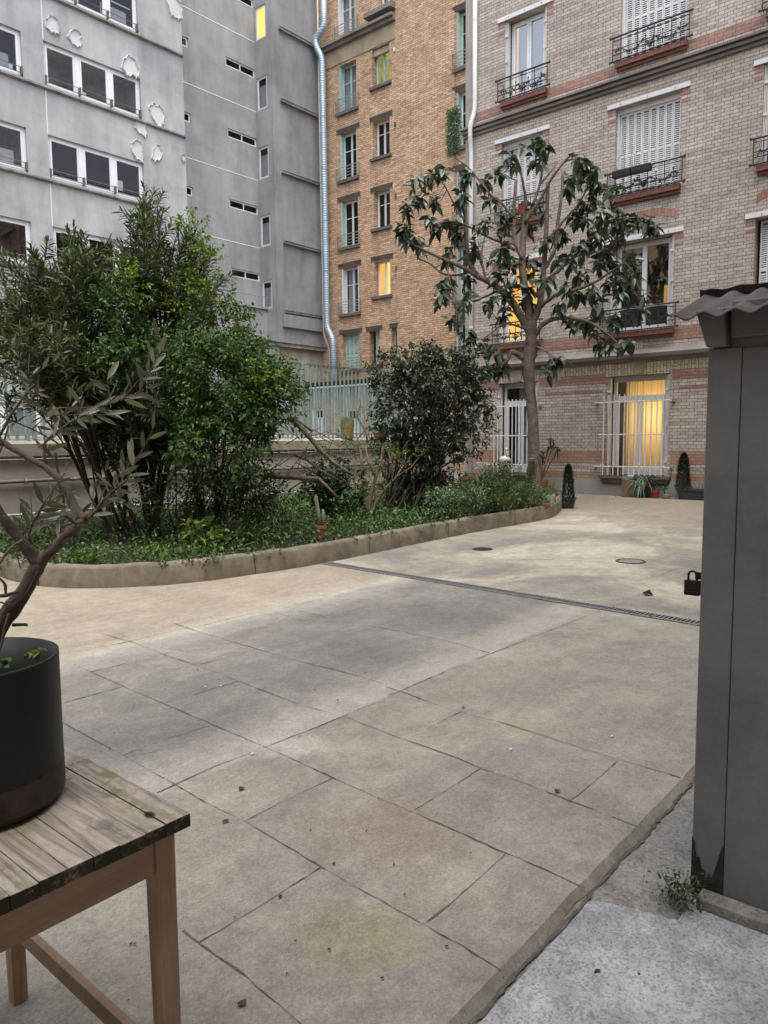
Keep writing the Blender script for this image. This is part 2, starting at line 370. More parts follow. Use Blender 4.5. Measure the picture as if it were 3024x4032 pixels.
M['tablewood'] = wood('honey_pine', (.29, .20, .135), (.41, .295, .205), 'x', rough=.5)
M['tablelegw'] = wood('honey_pine_leg', (.29, .20, .135), (.41, .295, .205), 'z', rough=.5)
M['plank'] = wood('grey_plank', (.16, .14, .12), (.26, .24, .21), 'x')

def slab():
    m = N('courtyard_concrete'); ps = m.pos(); p = m.sep(ps)
    n1 = m.noise(1.1, 12, .74, dist=.5); n2 = m.noise(3.4, 12, .78, dist=.3); n3 = m.noise(.6, 8, .6)
    yy = m.math('ADD', p[1], m.math('MULTIPLY', m.math('SUBTRACT', n2, .5), .35))
    tan_, gr, bei, yel = (.335, .305, .245), (.285, .285, .28), (.42, .365, .29), (.41, .38, .30)
    tan_ = m.ramp(n1, [(.36, (.235, .225, .195)), (.52, (.285, .272, .236)), (.66, (.345, .328, .28))])
    gr = m.ramp(n1, [(.36, (.158, .156, .148)), (.52, (.218, .213, .198)), (.68, (.30, .29, .26))])
    bei = m.ramp(n1, [(.35, (.285, .25, .20)), (.65, (.38, .34, .28))])
    bei = m.mix(m.math('SUBTRACT', 1.0, m.sstep(yy, 4.75, 5.15)), bei, (.41, .39, .34))
    far = m.ramp(m.noise(.8, 6, .65, vec=m.comb(p[0], m.math('MULTIPLY', p[1], .8)), dist=.6), [(.36, (.20, .192, .175)), (.49, (.28, .265, .23)), (.61, (.42, .395, .335))])
    k = m.mix(m.sstep(p[1], 2.66, 2.68), tan_, m.mix(m.sstep(yy, 2.75, 3.15), (.33, .32, .29), gr))
    k = m.mix(m.sstep(yy, 4.35, 4.75), k, (.33, .32, .295)); k = m.mix(m.sstep(yy, 4.74, 4.82), k, bei)
    xx = m.math('ADD', p[0], m.math('MULTIPLY', m.math('SUBTRACT', n2, .5), .2))
    k = m.mix(m.sstep(xx, 5.95, 6.1), k, far)
    k = m.mix(m.sstep(p[0], 11.2, 13.5), k, (.28, .245, .205))
    # left light slab stripe next to the table
    le = m.math('MULTIPLY', m.sstep(p[1], 2.62, 2.67), m.math('SUBTRACT', 1.0, m.sstep(p[1], 2.67, 2.72)))
    # efflorescence
    ef = m.math('MULTIPLY', m.sstep(n2, .58, .68), m.sstep(n3, .45, .6)); k = m.mix(m.math('MULTIPLY', ef, .3), k, (.58, .56, .50))
    # reddish and greenish stains on one slab
    def blob(cx, cy, rr, c, a):
        nonlocal k
        d = m.n('VectorMath'); d.operation = 'DISTANCE'; m.l(m.comb(m.math('ADD', p[0], m.math('MULTIPLY', m.math('SUBTRACT', n2, .5), .5)), m.math('ADD', p[1], m.math('MULTIPLY', m.math('SUBTRACT', n1, .5), .6))), d.inputs[0]); d.inputs[1].default_value = (cx, cy, 0)
        f = m.math('SUBTRACT', 1.0, m.sstep(d.outputs['Value'], rr*.2, rr)); k = m.mix(m.math('MULTIPLY', f, a), k, c)
    blob(2.05, 1.75, .42, (.29, .215, .175), .5); blob(1.55, 1.42, .26, (.24, .25, .12), .5); blob(1.95, 1.32, .22, (.38, .34, .28), .6)
    blob(3.6, 3.5, .8, (.13, .13, .135), .55); blob(4.7, 3.6, .7, (.14, .14, .142), .5); blob(2.35, 2.6, .22, (.50, .49, .45), .5); blob(3.3, 1.9, .3, (.34, .31, .24), .5)
    n4 = m.noise(8, 10, .8, dist=.6); k = m.mix(.45, k, m.ramp(n4, [(.36, .66), (.5, 1.0), (.62, 1.30)]), 'MULTIPLY')
    st = m.noise(2.4, 7, .7, vec=m.comb(m.math('MULTIPLY', p[0], .7), m.math('MULTIPLY', p[1], 2.2)), dist=.8); k = m.mix(.4, k, m.ramp(st, [(.34, .72), (.52, 1.0), (.68, 1.2)]), 'MULTIPLY')
    # aggregate speckle
    v = m.n('TexVoronoi'); v.inputs['Scale'].default_value = 120; m.l(ps, v.inputs['Vector'])
    k = m.mix(.30, k, m.ramp(m.sep(v.outputs['Color'])[0], [(.1, .62), (.5, 1.0), (.95, 1.35)]), 'MULTIPLY')
    f = m.noise(260, 3, .7); k = m.mix(.45, k, m.ramp(f, [(.35, .62), (.65, 1.22)]), 'MULTIPLY')
    wh = m.n('TexVoronoi'); wh.inputs['Scale'].default_value = 55; m.l(ps, wh.inputs['Vector'])
    k = m.mix(m.math('MULTIPLY', m.math('SUBTRACT', 1.0, m.sstep(wh.outputs['Distance'], .06, .13)), .5), k, (.55, .54, .50))
    k = m.mix(.4, k, m.ramp(n2, [(.35, .78), (.6, 1.06)]), 'MULTIPLY')
    k = m.mix(1.0, k, (.945, .925, .88), 'MULTIPLY'); k = m.mix(.35, k, m.ramp(m.noise(45, 8, .85), [(.36, .66), (.5, 1.0), (.64, 1.25)]), 'MULTIPLY')
    m.col(k); m.rough(.82, .3); m.bump(m.math('ADD', f, m.math('MULTIPLY', n2, 1.5)), .35, .004); return m.m
M['slab'] = slab()
def cement(name, a, b, sc=6, sp=140):
    m = N(name); ps = m.pos(); n = m.noise(sc, 8, .7); k = m.ramp(n, [(.34, a), (.62, b)])
    v = m.n('TexVoronoi'); v.inputs['Scale'].default_value = sp; m.l(ps, v.inputs['Vector'])
    k = m.mix(.6, k, m.ramp(m.sep(v.outputs['Color'])[0], [(.08, .5), (.4, 1.0), (.95, 1.25)]), 'MULTIPLY')
    pt = m.noise(34, 8, .8); k = m.mix(m.sstep(pt, .56, .62), k, (.22, .215, .21)); lg = m.noise(3.5, 8, .7); k = m.mix(.5, k, m.ramp(lg, [(.38, .68), (.6, 1.1)]), 'MULTIPLY'); f = m.noise(200, 3)
    k = m.mix(.4, k, m.ramp(f, [(.35, .65), (.65, 1.15)]), 'MULTIPLY')
    m.col(k); m.rough(.85, .25); m.bump(m.math('ADD', f, pt), .5, .005); return m.m
M['cement'] = cement('pale_cement', (.27, .28, .285), (.44, .45, .455))
M['aggregate'] = cement('dark_aggregate', (.15, .142, .128), (.27, .255, .23), 8, 110)
def kerbm():
    m = plaster('brown_kerb_concrete', (.245, .212, .168), (.125, .108, .084), 5, .55)
    t = m.node_tree; pr = t.nodes['Principled BSDF']; src = pr.inputs['Base Color'].links[0].from_socket; q = N.__new__(N); q.m, q.t, q.p = m, t, pr
    p = q.sep(q.pos()); x = q.math('ADD', p[0], q.math('MULTIPLY', q.noise(6, 4), .05)); fr = q.math('FRACT', q.math('MULTIPLY', x, .58)); ln = q.math('LESS_THAN', fr, .0055)
    k = q.mix(ln, src, (.03, .027, .022)); ch = q.sstep(q.noise(14, 8, .8), .60, .66); k = q.mix(q.math('MULTIPLY', ch, .6), k, (.36, .33, .28)); q.col(k); return m
M['kerb'] = kerbm()
M['kerb_plain'] = plaster('brown_kerb_concrete', (.245, .212, .168), (.125, .108, .084), 5, .55)
M['jointdark'] = mat('dark_joint_dirt', (.11, .10, .083), .95, .4, 30, .3)

# ================================================================= GROUND
def gs(pts, dz): return [(x, y, gz(x)+dz) for x, y in pts]
def sheet(name, pts, dz, m, kind='structure'):
    b = MB(); v = gs(pts, dz); b.add(v, [tuple(range(len(v)))]); return struct(b.build(name, m), kind)
sheet('ground', [(-120, -120), (120, -120), (120, 120), (-120, 120)], -.030, M['aggregate'])
# raised courtyard slab with a bevelled broken edge along y = 1
rnd = random.Random(5); b = MB(); ex = [-30]+[i*.03 for i in range(0, 200)]+[16.3]; wk = 0.0; top = []; bot = []
for x in ex:
    wk = wk*.8+rnd.gauss(0, .0028); top.append((x, 1.030+wk*.3, gz(x))); bot.append((x, 1.002+wk, gz(x)-.0275))
n = len(ex); vs = top+bot+[(16.3, 40, gz(16.3)), (-30, 40, gz(-30))]
fs = [(i, n+i, n+i+1, i+1) for i in range(n-1)]+[tuple(range(n))+(2*n, 2*n+1)]
b.add(vs, fs); struct(b.build('courtyard_paving', M['slab']))
# pale cement doorstep: in front of the slab edge, up to the shed
P0 = G(1290/.7541+600, 915/.7541+2300)[:2]; P1 = G(1400/.7541+600, 932/.7541+2300)[:2]; P2 = G(1560/.7541+600, 975/.7541+2300)[:2]
def jag(a, c, n=14, am=.012):
    r = random.Random(9); return [(a[0]+(c[0]-a[0])*i/n+(r.random()-.5)*am, a[1]+(c[1]-a[1])*i/n+(r.random()-.5)*am) for i in range(n)]
pts = [(-4, .985), (2.12, .985)]+jag(P0, P1)+jag(P1, P2)+[tuple(P2), (2.49, .72), (2.49, -4), (-4, -4)]
sheet('threshold_paving', pts, -.026, M['cement'])
# joints between slabs
J = [[(13, 622), (60, 600), (170, 548), (330, 487), (500, 420), (600, 378), (740, 316), (880, 255), (1010, 205), (1140, 155), (1240, 115), (1340, 75)],
     [(-266, 412), (-87, 509), (-10, 553), (75, 600), (160, 650), (280, 708), (500, 840), (650, 925), (800, 1010), (920, 1075), (1035, 1148)],
     [(150, 405), (300, 470), (420, 522), (540, 578), (680, 640), (780, 680), (920, 742), (1050, 800), (1170, 850), (1285, 905)],
     [(560, 390), (700, 445), (900, 515), (975, 548), (1100, 590), (1240, 645), (1310, 670)], [(1360, 690), (1450, 724)],
     [(690, 305), (740, 320), (880, 372), (1050, 415), (1250, 480), (1385, 522), (1565, 574)],
     [(-173, 140), (-51, 176), (40, 212), (140, 245), (260, 290), (350, 325), (450, 362), (545, 388)], [(-263, 226), (-184, 261), (41, 359), (150, 405)],
     [(60, 115), (130, 140), (300, 190), (420, 225), (580, 265), (700, 300)], [(380, 65), (520, 100), (730, 140), (880, 170), (1000, 205)],
     [(140, 1065), (220, 1017), (300, 970), (400, 905), (500, 843)], [(815, 1005), (890, 945), (960, 885), (1050, 802)], [(1240, 645), (1310, 590), (1385, 522)],
     [(780, 670), (880, 610), (975, 548)], [(275, 705), (400, 640), (540, 575)], [(815, 430), (920, 377)], [(-87, 509), (0, 475), (170, 420)], [(-266, 354), (-87, 305)], [(-184, 262), (-80, 237)], [(-266, 448), (-227, 437)], [(40, 355), (255, 288)],
     [(140, 240), (305, 195)], [(800, 190), (870, 165)], [(90, 1030), (140, 1068), (270, 1160), (440, 1306), (520, 1370)], [(-270, 210), (-80, 173), (0, 155), (130, 128), (250, 98), (400, 68), (520, 40), (640, 15), (710, 0)],
     [(1030, 110), (1080, 95)]]
J = [[(a/.7541+600, c/.7541+2300) for a, c in l] for l in J]
z6 = lambda x, y: (1900+x/1.843, 1700+y/1.843)
J += [[z6(440, 905), z6(575, 868)], [z6(140, 980), z6(380, 905)], [z6(790, 910), z6(940, 860)], [z6(210, 1070), z6(420, 1005)], [z6(530, 975), z6(670, 935)],
      [z6(1290, 1045), z6(1415, 990)], [z6(1405, 1063), z6(1560, 990)], [z6(900, 1285), z6(1230, 1150)], [z6(1000, 580), z6(1320, 500)], [z6(860, 720), z6(1130, 650), z6(1300, 610)],
      [z6(1210, 690), z6(1560, 630)], [z6(0, 920), z6(100, 905)], [z6(1430, 760), z6(1570, 745)], [z6(1290, 1045), z6(1100, 1090)]]
b = MB(); rnd = random.Random(3)
for L in J:
    P = [G(*q)[:2] for q in L]; Q = []
    for i in range(len(P)-1):
        dd = np.linalg.norm(P[i+1]-P[i]); k = max(2, int(dd/.03))
        for j in range(k): Q.append(P[i]+(P[i+1]-P[i])*j/k)
    Q.append(P[-1]); Q = [q+np.array([rnd.gauss(0, .0013), rnd.gauss(0, .0013)]) for q in Q]
    vs = []
    for i, q in enumerate(Q):
        t = Q[min(i+1, len(Q)-1)]-Q[max(i-1, 0)]; t = t/(np.linalg.norm(t)+1e-9); nn = np.array([-t[1], t[0]]); ww = .0031*rnd.uniform(.15, 1.5)*(.75+.4*sin(i*.23+len(Q)))
        for s in (-1, 1): c = q+nn*ww*s; vs.append((c[0], c[1], gz(c[0])+.0025))
    b.add(vs, [(2*i, 2*i+1, 2*i+3, 2*i+2) for i in range(len(Q)-1)])
# crack beside the bevelled edge
vs = []; X = [1.2+i*.018 for i in range(125)]; wk = 0.0
for i, x in enumerate(X):
    wk = wk*.8+rnd.gauss(0, .0022); c = .996+wk; ww = abs(rnd.gauss(.003, .0025))+.0015; vs += [(x, c-ww, gz(x)-.0235), (x, c+ww, gz(x)-.0215)]
b.add(vs, [(2*i, 2*i+1, 2*i+3, 2*i+2) for i in range(len(X)-1)])
struct(b.build('paving_joints', M['jointdark']))

# lane behind the retaining wall: part of the ground sheet

# ================================================================= WALL MAPPING
def mX(D): return lambda u, z, d: (D+d, u, z)
def mY(E): return lambda u, z, d: (u, E+d, z)
def wall(m, u0, u1, z0, z1, holes, rev, back=None):
    b = MB(); us = sorted({u0, u1}|{h[0] for h in holes}|{h[1] for h in holes}); zs = sorted({z0, z1}|{h[2] for h in holes}|{h[3] for h in holes})
    us = [u for u in us if u0 <= u <= u1]; zs = [z for z in zs if z0 <= z <= z1]
    for i in range(len(us)-1):
        for j in range(len(zs)-1):
            cu, cz = (us[i]+us[i+1])/2, (zs[j]+zs[j+1])/2
            if any(h[0] < cu < h[1] and h[2] < cz < h[3] for h in holes): continue
            b.quad(m(us[i], zs[j], 0), m(us[i+1], zs[j], 0), m(us[i+1], zs[j+1], 0), m(us[i], zs[j+1], 0))
    for h in holes:
        a, c, d, e = h[:4]
        for (p, q) in (((a, d), (a, e)), ((c, d), (c, e)), ((a, d), (c, d)), ((a, e), (c, e))):
            b.quad(m(p[0], p[1], 0), m(q[0], q[1], 0), m(q[0], q[1], rev), m(p[0], p[1], rev))
    if back:
        t = back
        for p, q in (((u0, z0), (u0, z1)), ((u1, z0), (u1, z1)), ((u0, z1), (u1, z1))):
            b.quad(m(p[0], p[1], 0), m(q[0], q[1], 0), m(q[0], q[1], t), m(p[0], p[1], t))
        b.quad(m(u0, z0, t), m(u1, z0, t), m(u1, z1, t), m(u0, z1, t))
    return b
def window(par, m, u0, u1, z0, z1, d, fm, cells=((0, 1),), fw=.055, bar=None, transom=None, room='dark', curtain=None, glass='glass', inner=.035, name='window', roomd=.9, mull=.05):
    """casement window in an opening, depth d behind the wall face. cells: fractions of the width"""
    b = MB(); t = .05
    b.mbox(m, u0, u0+fw, z0, z1, d, d+t); b.mbox(m, u1-fw, u1, z0, z1, d, d+t)
    b.mbox(m, u0+fw, u1-fw, z0, z0+fw, d, d+t); b.mbox(m, u0+fw, u1-fw, z1-fw, z1, d, d+t)
    W = u1-u0-2*fw; a0 = u0+fw; zt = z1-fw
    if transom: b.mbox(m, u0+fw, u1-fw, transom-.05, transom+.03, d-.004, d+t-.004); zt = transom-.05
    for i, (f0, f1) in enumerate(cells):
        c0, c1 = a0+W*f0, a0+W*f1
        for (p, q, r, s) in ((c0+.003, c0+inner, z0+fw, zt), (c1-inner, c1-.003, z0+fw, zt), (c0+inner, c1-inner, z0+fw, z0+fw+inner*1.3), (c0+inner, c1-inner, zt-inner, zt)):
            b.mbox(m, p, q, r, s, d-.012, d+.03)
        if bar:
            for zb in bar: b.mbox(m, c0+inner, c1-inner, zb-.012, zb+.012, d-.004, d+.022)
    o = b.build(name, fm, par)
    g = MB(); g.quad(m(u0+fw*.5, z0+fw*.5, d+.018), m(u1-fw*.5, z0+fw*.5, d+.018), m(u1-fw*.5, z1-fw*.5, d+.018), m(u0+fw*.5, z1-fw*.5, d+.018)); g.build('pane', M[glass], o)
    if room:
        r = MB(); dd = d+t+.006
        A, B_, Cc, D_ = (u0, z0), (u1, z0), (u1, z1), (u0, z1); f = .0
        pts0 = [m(*q, dd) for q in (A, B_, Cc, D_)]; pts1 = [m(*q, dd+roomd) for q in (A, B_, Cc, D_)]
        r.add(pts0+pts1, [(0, 1, 5, 4), (1, 2, 6, 5), (2, 3, 7, 6), (3, 0, 4, 7), (4, 5, 6, 7)]); r.build('room_interior', M[room], o)
    if curtain:
        for (k0, k1, cm, zz0, zz1) in curtain:
            cb = MB(); n = max(8, int((k1-k0)*(u1-u0)*60)); vs = []
            for i in range(n+1):
                u = u0+(u1-u0)*(k0+(k1-k0)*i/n); dd = d+.10+.018*sin(i*1.7)+.008*sin(i*.63)
                vs += [m(u, z0+(z1-z0)*zz0, dd), m(u, z0+(z1-z0)*zz1, dd)]
            cb.add(vs, [(2*i, 2*i+2, 2*i+3, 2*i+1) for i in range(n)]); cb.build('curtain', M[cm], o, smooth=True)
    return o

# ================================================================= GREY BUILDING
E1, E2, E3 = 23.0, 25.2, 24.2
gb = thing('apartment_building', 'tall grey rendered building with wide white-framed windows, patches of bare plaster and a recessed stairwell', 'building', (14, E1, 0))
m1 = mY(E1); ST = 2.70
rowz = [(12.18+ST*k, 13.47+ST*k) for k in (-4, -3, -2, -1, 0, 1, 2)]
h1 = []
for z0, z1 in rowz: h1 += [(11.48, 14.73, z0, z1), (7.6, 10.82, z0, z1), (4.0, 6.9, z0, z1)]
wall(m1, 0, 16.43, -.2, 21, h1, .13, back=2.2).build('wall', M['gray'], gb)
rr = random.Random(11)
for i, (a, c, z0, z1) in enumerate(h1):
    if z1 > 17.5 or a < 7 and z0 > 12: pass
    cells = ((.0, .30), (.35, .655), (.70, 1.0)) if a != 4.0 else ((0, .48), (.52, 1))
    room = 'dark' if rr.random() < .2 else 'darkwarm'; low = z0 < 4.5
    cur = None
    if low or rr.random() < .35: cur = [(.02 if low else .62, .98 if low else .9, 'curtain', 0.0, 1.0 if low else .45)]
    o = window(gb, m1, a, c, z0, z1, .09, M['whiteframe'], cells, fw=.075, room=room, curtain=cur, inner=.06, name='window', glass='glass')
    for f in ((.325, .678) if a != 4.0 else (.5,)):
        wmb = MB(); wmb.mbox(m1, a+.075+(c-a-.15)*f-.075, a+.075+(c-a-.15)*f+.075, z0+.075, z1-.075, .075, .13); wmb.build('mullion', M['whiteframe'], o)
    rl = MB()
    for zz in (z0+.1, z0+.26): rl.tube([m1(a+.01, zz, -.02), m1(c-.01, zz, -.02)], .012, 5)
    for q in (a+.03, a+(c-a)*.34, a+(c-a)*.67, c-.03): rl.mbox(m1, q-.02, q+.02, z0+.06, z0+.3, -.03, .085)
    rl.build('guard_rail', M['brown'], o)
for k, (z0, z1) in enumerate(rowz):
    lb = MB(); x0 = .02; x1 = 16.43 if k >= 4 else 15.1
    if k == 3: x1 = 14.78
    lb.mbox(m1, x0, x1, z0-.10, z0-.045, -.09, -.002); lb.mbox(m1, x0, x1, z0-.13, z0-.10, -.05, -.002)
    lb.build('ledge', M['ledge'], gb)
for z0, z1 in rowz: jb = MB(); jb.mbox(m1, 11.465, 11.49, z1+.01, z1+ST-1.29-.14, -.006, -.001); jb.build('expansion_joint', M['joint'], gb)
a_ = lambda x, y: (x/2.074, y/2.074)
for (x0_, y0_, x1_, y1_, mm) in ((962, 1470, 1005, 1560, 'chip'), (905, 10, 1062, 75, 'doorblue'), (665, 745, 705, 800, 'chip'), (0, 490, 105, 585, 'doorblue')):
    p0, p1 = onY(E1+.22, *a_(x0_, y0_)), onY(E1+.22, *a_(x1_, y1_)); b = MB(); b.box(p0[0], p1[0], E1+.22, E1+.235, min(p0[2], p1[2]), max(p0[2], p1[2])); b.build('paper_sheet', M[mm], gb)
# sculptural bare plaster patches: outline in source pixels
a_ = lambda x, y: (x/2.074, y/2.074)
def blobpatch(cx, cy, rx, ry, seed, tilt=0):
    c = onY(E1, *a_(cx, cy)); sc = depth(c)/FPX/2.074; rx *= sc; ry *= sc; r = random.Random(seed); n = 44; b = MB(); out = []; inn = []
    ph = [r.uniform(0, 6.28) for _ in range(5)]
    for i in range(n):
        t = 2*pi*i/n; k = 1+.10*sin(2*t+ph[0])+.09*sin(3*t+ph[1])+.06*sin(7*t+ph[2])+r.uniform(-.09, .09)
        x, z = rx*k*cos(t), ry*k*sin(t)
        if z < -.5*ry: z += r.uniform(-.08, .03)
        X_, Z_ = x*cos(tilt)-z*sin(tilt), x*sin(tilt)+z*cos(tilt); out.append((c[0]+X_, c[2]+Z_)); inn.append((c[0]+X_*.86, c[2]+Z_*.88))
    mid = [((o[0]+q[0])/2, (o[1]+q[1])/2) for o, q in zip(out, inn)]
    vs = [m1(x, z, -.001) for x, z in out]+[m1(x, z, -.05-.02*r.random()) for x, z in mid]+[m1(x, z, -.012) for x, z in inn]
    fs = [(i, (i+1) % n, n+(i+1) % n, n+i) for i in range(n)]+[(n+i, n+(i+1) % n, 2*n+(i+1) % n, 2*n+i) for i in range(n)]+[tuple(range(2*n, 3*n))]
    b.add(vs, fs); b.build('plaster_patch', M['patch'], gb)
for q in ((425, 205, 62, 70, 1, .5), (610, 310, 66, 58, 2, .5), (1062, 545, 72, 82, 3, .1), (1280, 935, 62, 92, 4, .35), (1150, 1045, 60, 50, 5, .3), (1118, 1225, 62, 72, 6, .2), (1278, 1252, 40, 78, 7, -.5), (1492, 1283, 20, 26, 8, 0), (1415, 40, 70, 110, 9, .3)):
    blobpatch(*q)
# recessed face with slit windows
m2 = mY(E2); RX = 21.59
hs = []
for k in range(-2, 4):
    z = 11.32+2.755*k; 
    if z > 1: hs += [(20.06, 21.585, z-.35, z)]
    hs += [(17.75, 18.29, z-.36, z+.0)]
hs = [h for h in hs if h[2] > 5]
wall(m2, 16.43, RX, -.2, 21, hs, .12).build('wall', M['gray2'], gb)
for h in hs:
    if h[0] > 20: window(gb, m2, h[0], h[1], h[2], h[3], .05, M['whiteframe'], ((0, .5), (.5, 1)), fw=.035, inner=.02, room='dark')
    else: window(gb, m2, h[0], h[1], h[2], h[3], .05, M['whiteframe'], ((0, 1),), fw=.04, inner=.02, room='dark')
for k in range(0, 5): jb = MB(); jb.mbox(m2, 16.5, RX-.005, 9.61+2.765*k, 9.64+2.765*k, -.008, -.001); jb.build('expansion_joint', M['joint'], gb)
# return face (x = RX) with tall corner windows
mr = mX(RX)
ht = [(24.48, 25.12, 9.62+2.765*k, 10.91+2.765*k) for k in (0, 1, 2, 3)]+[(24.47, 25.1, 7.03, 8.21)]
wall(mr, E3+.0, E2, -.2, 21, ht, .10).build('wall', M['gray2'], gb)
for i, h in enumerate(ht):
    lit = i == 3
    window(gb, mr, h[0], h[1], h[2], h[3], .04, M['whiteframe'], ((0, 1),), fw=.05, inner=.03, room='lityellow' if lit else 'dark', curtain=None if lit else [(0, 1, 'curtain', 0, .78)], glass='glass', roomd=.35)
# projecting face with ledges
m3 = mY(E3)
b = wall(m3, RX, 24.34, 5.62, 21, [], 0)
b.mbox(m3, RX, 22.0, 5.62, 21, -.035, -.001); b.mbox(m3, RX+.28, 24.3, 6.27, 6.8, -.13, -.001)
b.build('wall', M['gray3'], gb)
b = wall(m3, RX, 24.34, -.2, 5.62, [], 0); b.build('lower_wall', M['beige_render'], gb)
for z in (6.86, 9.72, 12.57, 15.42, 18.24):
    b = MB(); b.mbox(m3, 22.0, 24.33, z, z+.09, -.13, -.001); b.mbox(m3, 22.0, 24.33, z+.09, z+.12, -.16, -.001); b.build('ledge', M['ledge'], gb)
b = MB(); b.mbox(m3, RX-1.2, 24.33, 5.42, 5.58, -.16, -.002); b.mbox(m3, RX-1.2, 24.33, 5.58, 5.62, -.22, -.002); b.build('ledge', M['ledge'], gb)
b = MB(); b.mbox(mX(RX-1.2), E3-.1, E2, -.2, 5.62, 0, 1.2); b.build('lower_pier', M['gray2'], gb)
# balcony: slab and rail in front of the recess
b = MB(); b.mbox(m2, 16.43, RX, 7.0, 7.08, -.5, -.002); b.mbox(m2, 16.43, RX-.002, -.2, 7.0, -.42, -.003); b.build('balcony', M['gray2'], gb)
b = MB(); b.tube([m2(16.45, 7.52, -.47), m2(RX-.01, 7.5, -.47)], .018, 6)
for k in range(5): b.tube([m2(16.6+k*1.22, 7.08, -.47), m2(16.6+k*1.22, 7.52, -.47)], .012, 5)
b.build('balcony_rail', M['grayiron'], gb)

# ================================================================= TAN BRICK BUILDING
D2 = 24.35
tb = thing('brick_building', 'tan brick apartment building at the back with green shutters, dark stone lintels and small balconettes', 'building', (D2, 20, 0))
mt = mX(D2)
rowsT = {}
L = [(22.02, 23.03, z0, z1) for z0, z1 in ((15.33, 17.26), (12.54, 14.49), (9.74, 11.70), (6.92, 8.90), (4.5, 6.06), (18.3, 20.2))]
Q = [(20.22, 21.13, 15.82, 17.3), (20.24, 21.12, 13.03, 14.49), (20.25, 21.12, 10.2, 11.69), (20.26, 21.13, 7.44, 8.90), (20.86, 21.45, 4.62, 6.06), (20.0, 20.78, 18.7, 20.2)]
S5 = [(19.93, 20.21, 4.9, 6.06)]
R3 = [(15.85, 16.95, z0, z0+2.05) for z0 in (15.25, 12.4, 9.55, 6.75, 3.9, 18.2)]
wall(mt, 14.8, 24.6, 2.0, 21, L+Q+S5+R3, .30, back=4).build('wall', M['tbrick'], tb)
pj = MB(); pj.mbox(mt, 17.0, 19.86, 2.0, 21, -.04, -.001); pj.build('blank_wall', M['tbrick'], tb)
def tguard(u0, u1, z0, z1, par):
    b = MB(); d = -.10
    for k in range(5): b.tube([mt(u0, z0+(z1-z0)*k/4, d), mt(u1, z0+(z1-z0)*k/4, d)], .012 if k < 4 else .018, 5)
    for u in (u0, u1):
        b.mbox(mt, u-.018, u+.018, z0, z1, d-.018, d+.018); b.mbox(mt, u-.015, u+.015, z1-.04, z1, d, .05)
    b.build('balconette', M['grayiron'], par)
def tsill(u0, u1, z, par): b = MB(); b.mbox(mt, u0-.12, u1+.12, z-.11, z, -.11, .1); b.build('sill', M['lintel'], par)
def tlintel(u0, u1, z, par):
    b = MB(); b.mbox(mt, u0-.10, u1+.10, z+.02, z+.085, -.03, -.001); b.mbox(mt, u0-.13, u1+.13, z+.085, z+.15, -.05, -.001); b.mbox(mt, u0-.15, u1+.15, z+.15, z+.19, -.07, -.001)
    for s in (u0-.16, u1+.12): b.mbox(mt, s, s+.04, z-.03, z+.21, -.02, -.001)
    b.build('lintel', M['lintel'], par)
def leafshutter(par, m, u0, u1, z0, z1, d, mt_, leaves=2, slat=.055, name='shutter'):
    b = MB(); W = (u1-u0)/leaves
    for i in range(leaves):
        a, c = u0+W*i+.003, u0+W*(i+1)-.003; st = W*.17
        b.mbox(m, a, a+st, z0, z1, d, d+.03); b.mbox(m, c-st, c, z0, z1, d, d+.03)
        b.mbox(m, a+st, c-st, z0, z0+.05, d, d+.03); b.mbox(m, a+st, c-st, z1-.05, z1, d, d+.03)
        zm = (z0+z1)/2; b.mbox(m, a+st, c-st, zm-.03, zm+.03, d, d+.03)
        k = int((z1-z0-.1)/slat)
        for j in range(k):
            z = z0+.05+j*slat
            if abs(z+slat/2-zm) < .04: continue
            b.add([m(a+st, z+slat*.78, d+.022), m(c-st, z+slat*.78, d+.022), m(c-st, z+slat*.10, d+.001), m(a+st, z+slat*.10, d+.001), m(a+st, z+slat*.02, d+.022), m(c-st, z+slat*.02, d+.022)], [(0, 1, 2, 3), (3, 2, 5, 4)])
    o = b.build(name, mt_, par)
    g = MB(); g.mbox(m, u0, u1, z0, z1, d+.032, d+.036); g.build('shade_backing', M['gray3'], o)  # darker grey sheet stands in for the shade between the slats
    return o
def sideshut(par, m, u0, u1, z0, z1, mt_, d0=.02, d1=.26, side=0):   # folded open leaf standing in the reveal
    b = MB(); u = u1 if side else u0
    for k in range(2):
        s = -1 if side else 1; p, q = sorted((u+s*(.012+.032*k), u+s*(.034+.032*k))); b.mbox(m, p, q, z0+.02, z1-.02, d0, d1)
        n = int((z1-z0)/.07)
        for j in range(n): b.mbox(m, min(p, q+s*0)-.002, max(p, q)+.002, z0+.05+j*.07, z0+.075+j*.07, d0-.002 if k else d0-.002, d1+.002)
    b.build('folded_shutter', mt_, par)
for i, (u0, u1, z0, z1) in enumerate(L):
    fm = M['mint'] if i == 0 else M['whiteframe']
    if i == 4: leafshutter(tb, mt, u0, u1, z0, z1, .2, M['lightgreen'], 4, .06)
    else:
        o = window(tb, mt, u0+.02, u1-.02, z0, z1, .24, fm, ((0, .49), (.51, 1)), bar=[z0+(z1-z0)*.64], curtain=[(0, 1, 'curtain', 0, 1)] if i in (0, 5) else ([(.45, .9, 'curtain', 0, 1)] if i == 3 else None), fw=.05)
        sideshut(tb, mt, u0, u1, z0, z1, M['mint'] if i == 0 else (M['whiteframe'] if i in (3, 5) else M['lightgreen']), side=1)
        if i in (1, 3, 5): sideshut(tb, mt, u0, u1, z0, z1, M['whiteframe'] if i == 3 else M['lightgreen'])
    tguard(u0-.13, u1+.16, z0+.02, z0+.52, tb); tsill(u0, u1, z0, tb)
    if 0 < i < 5: tlintel(u0, u1, z1, tb)
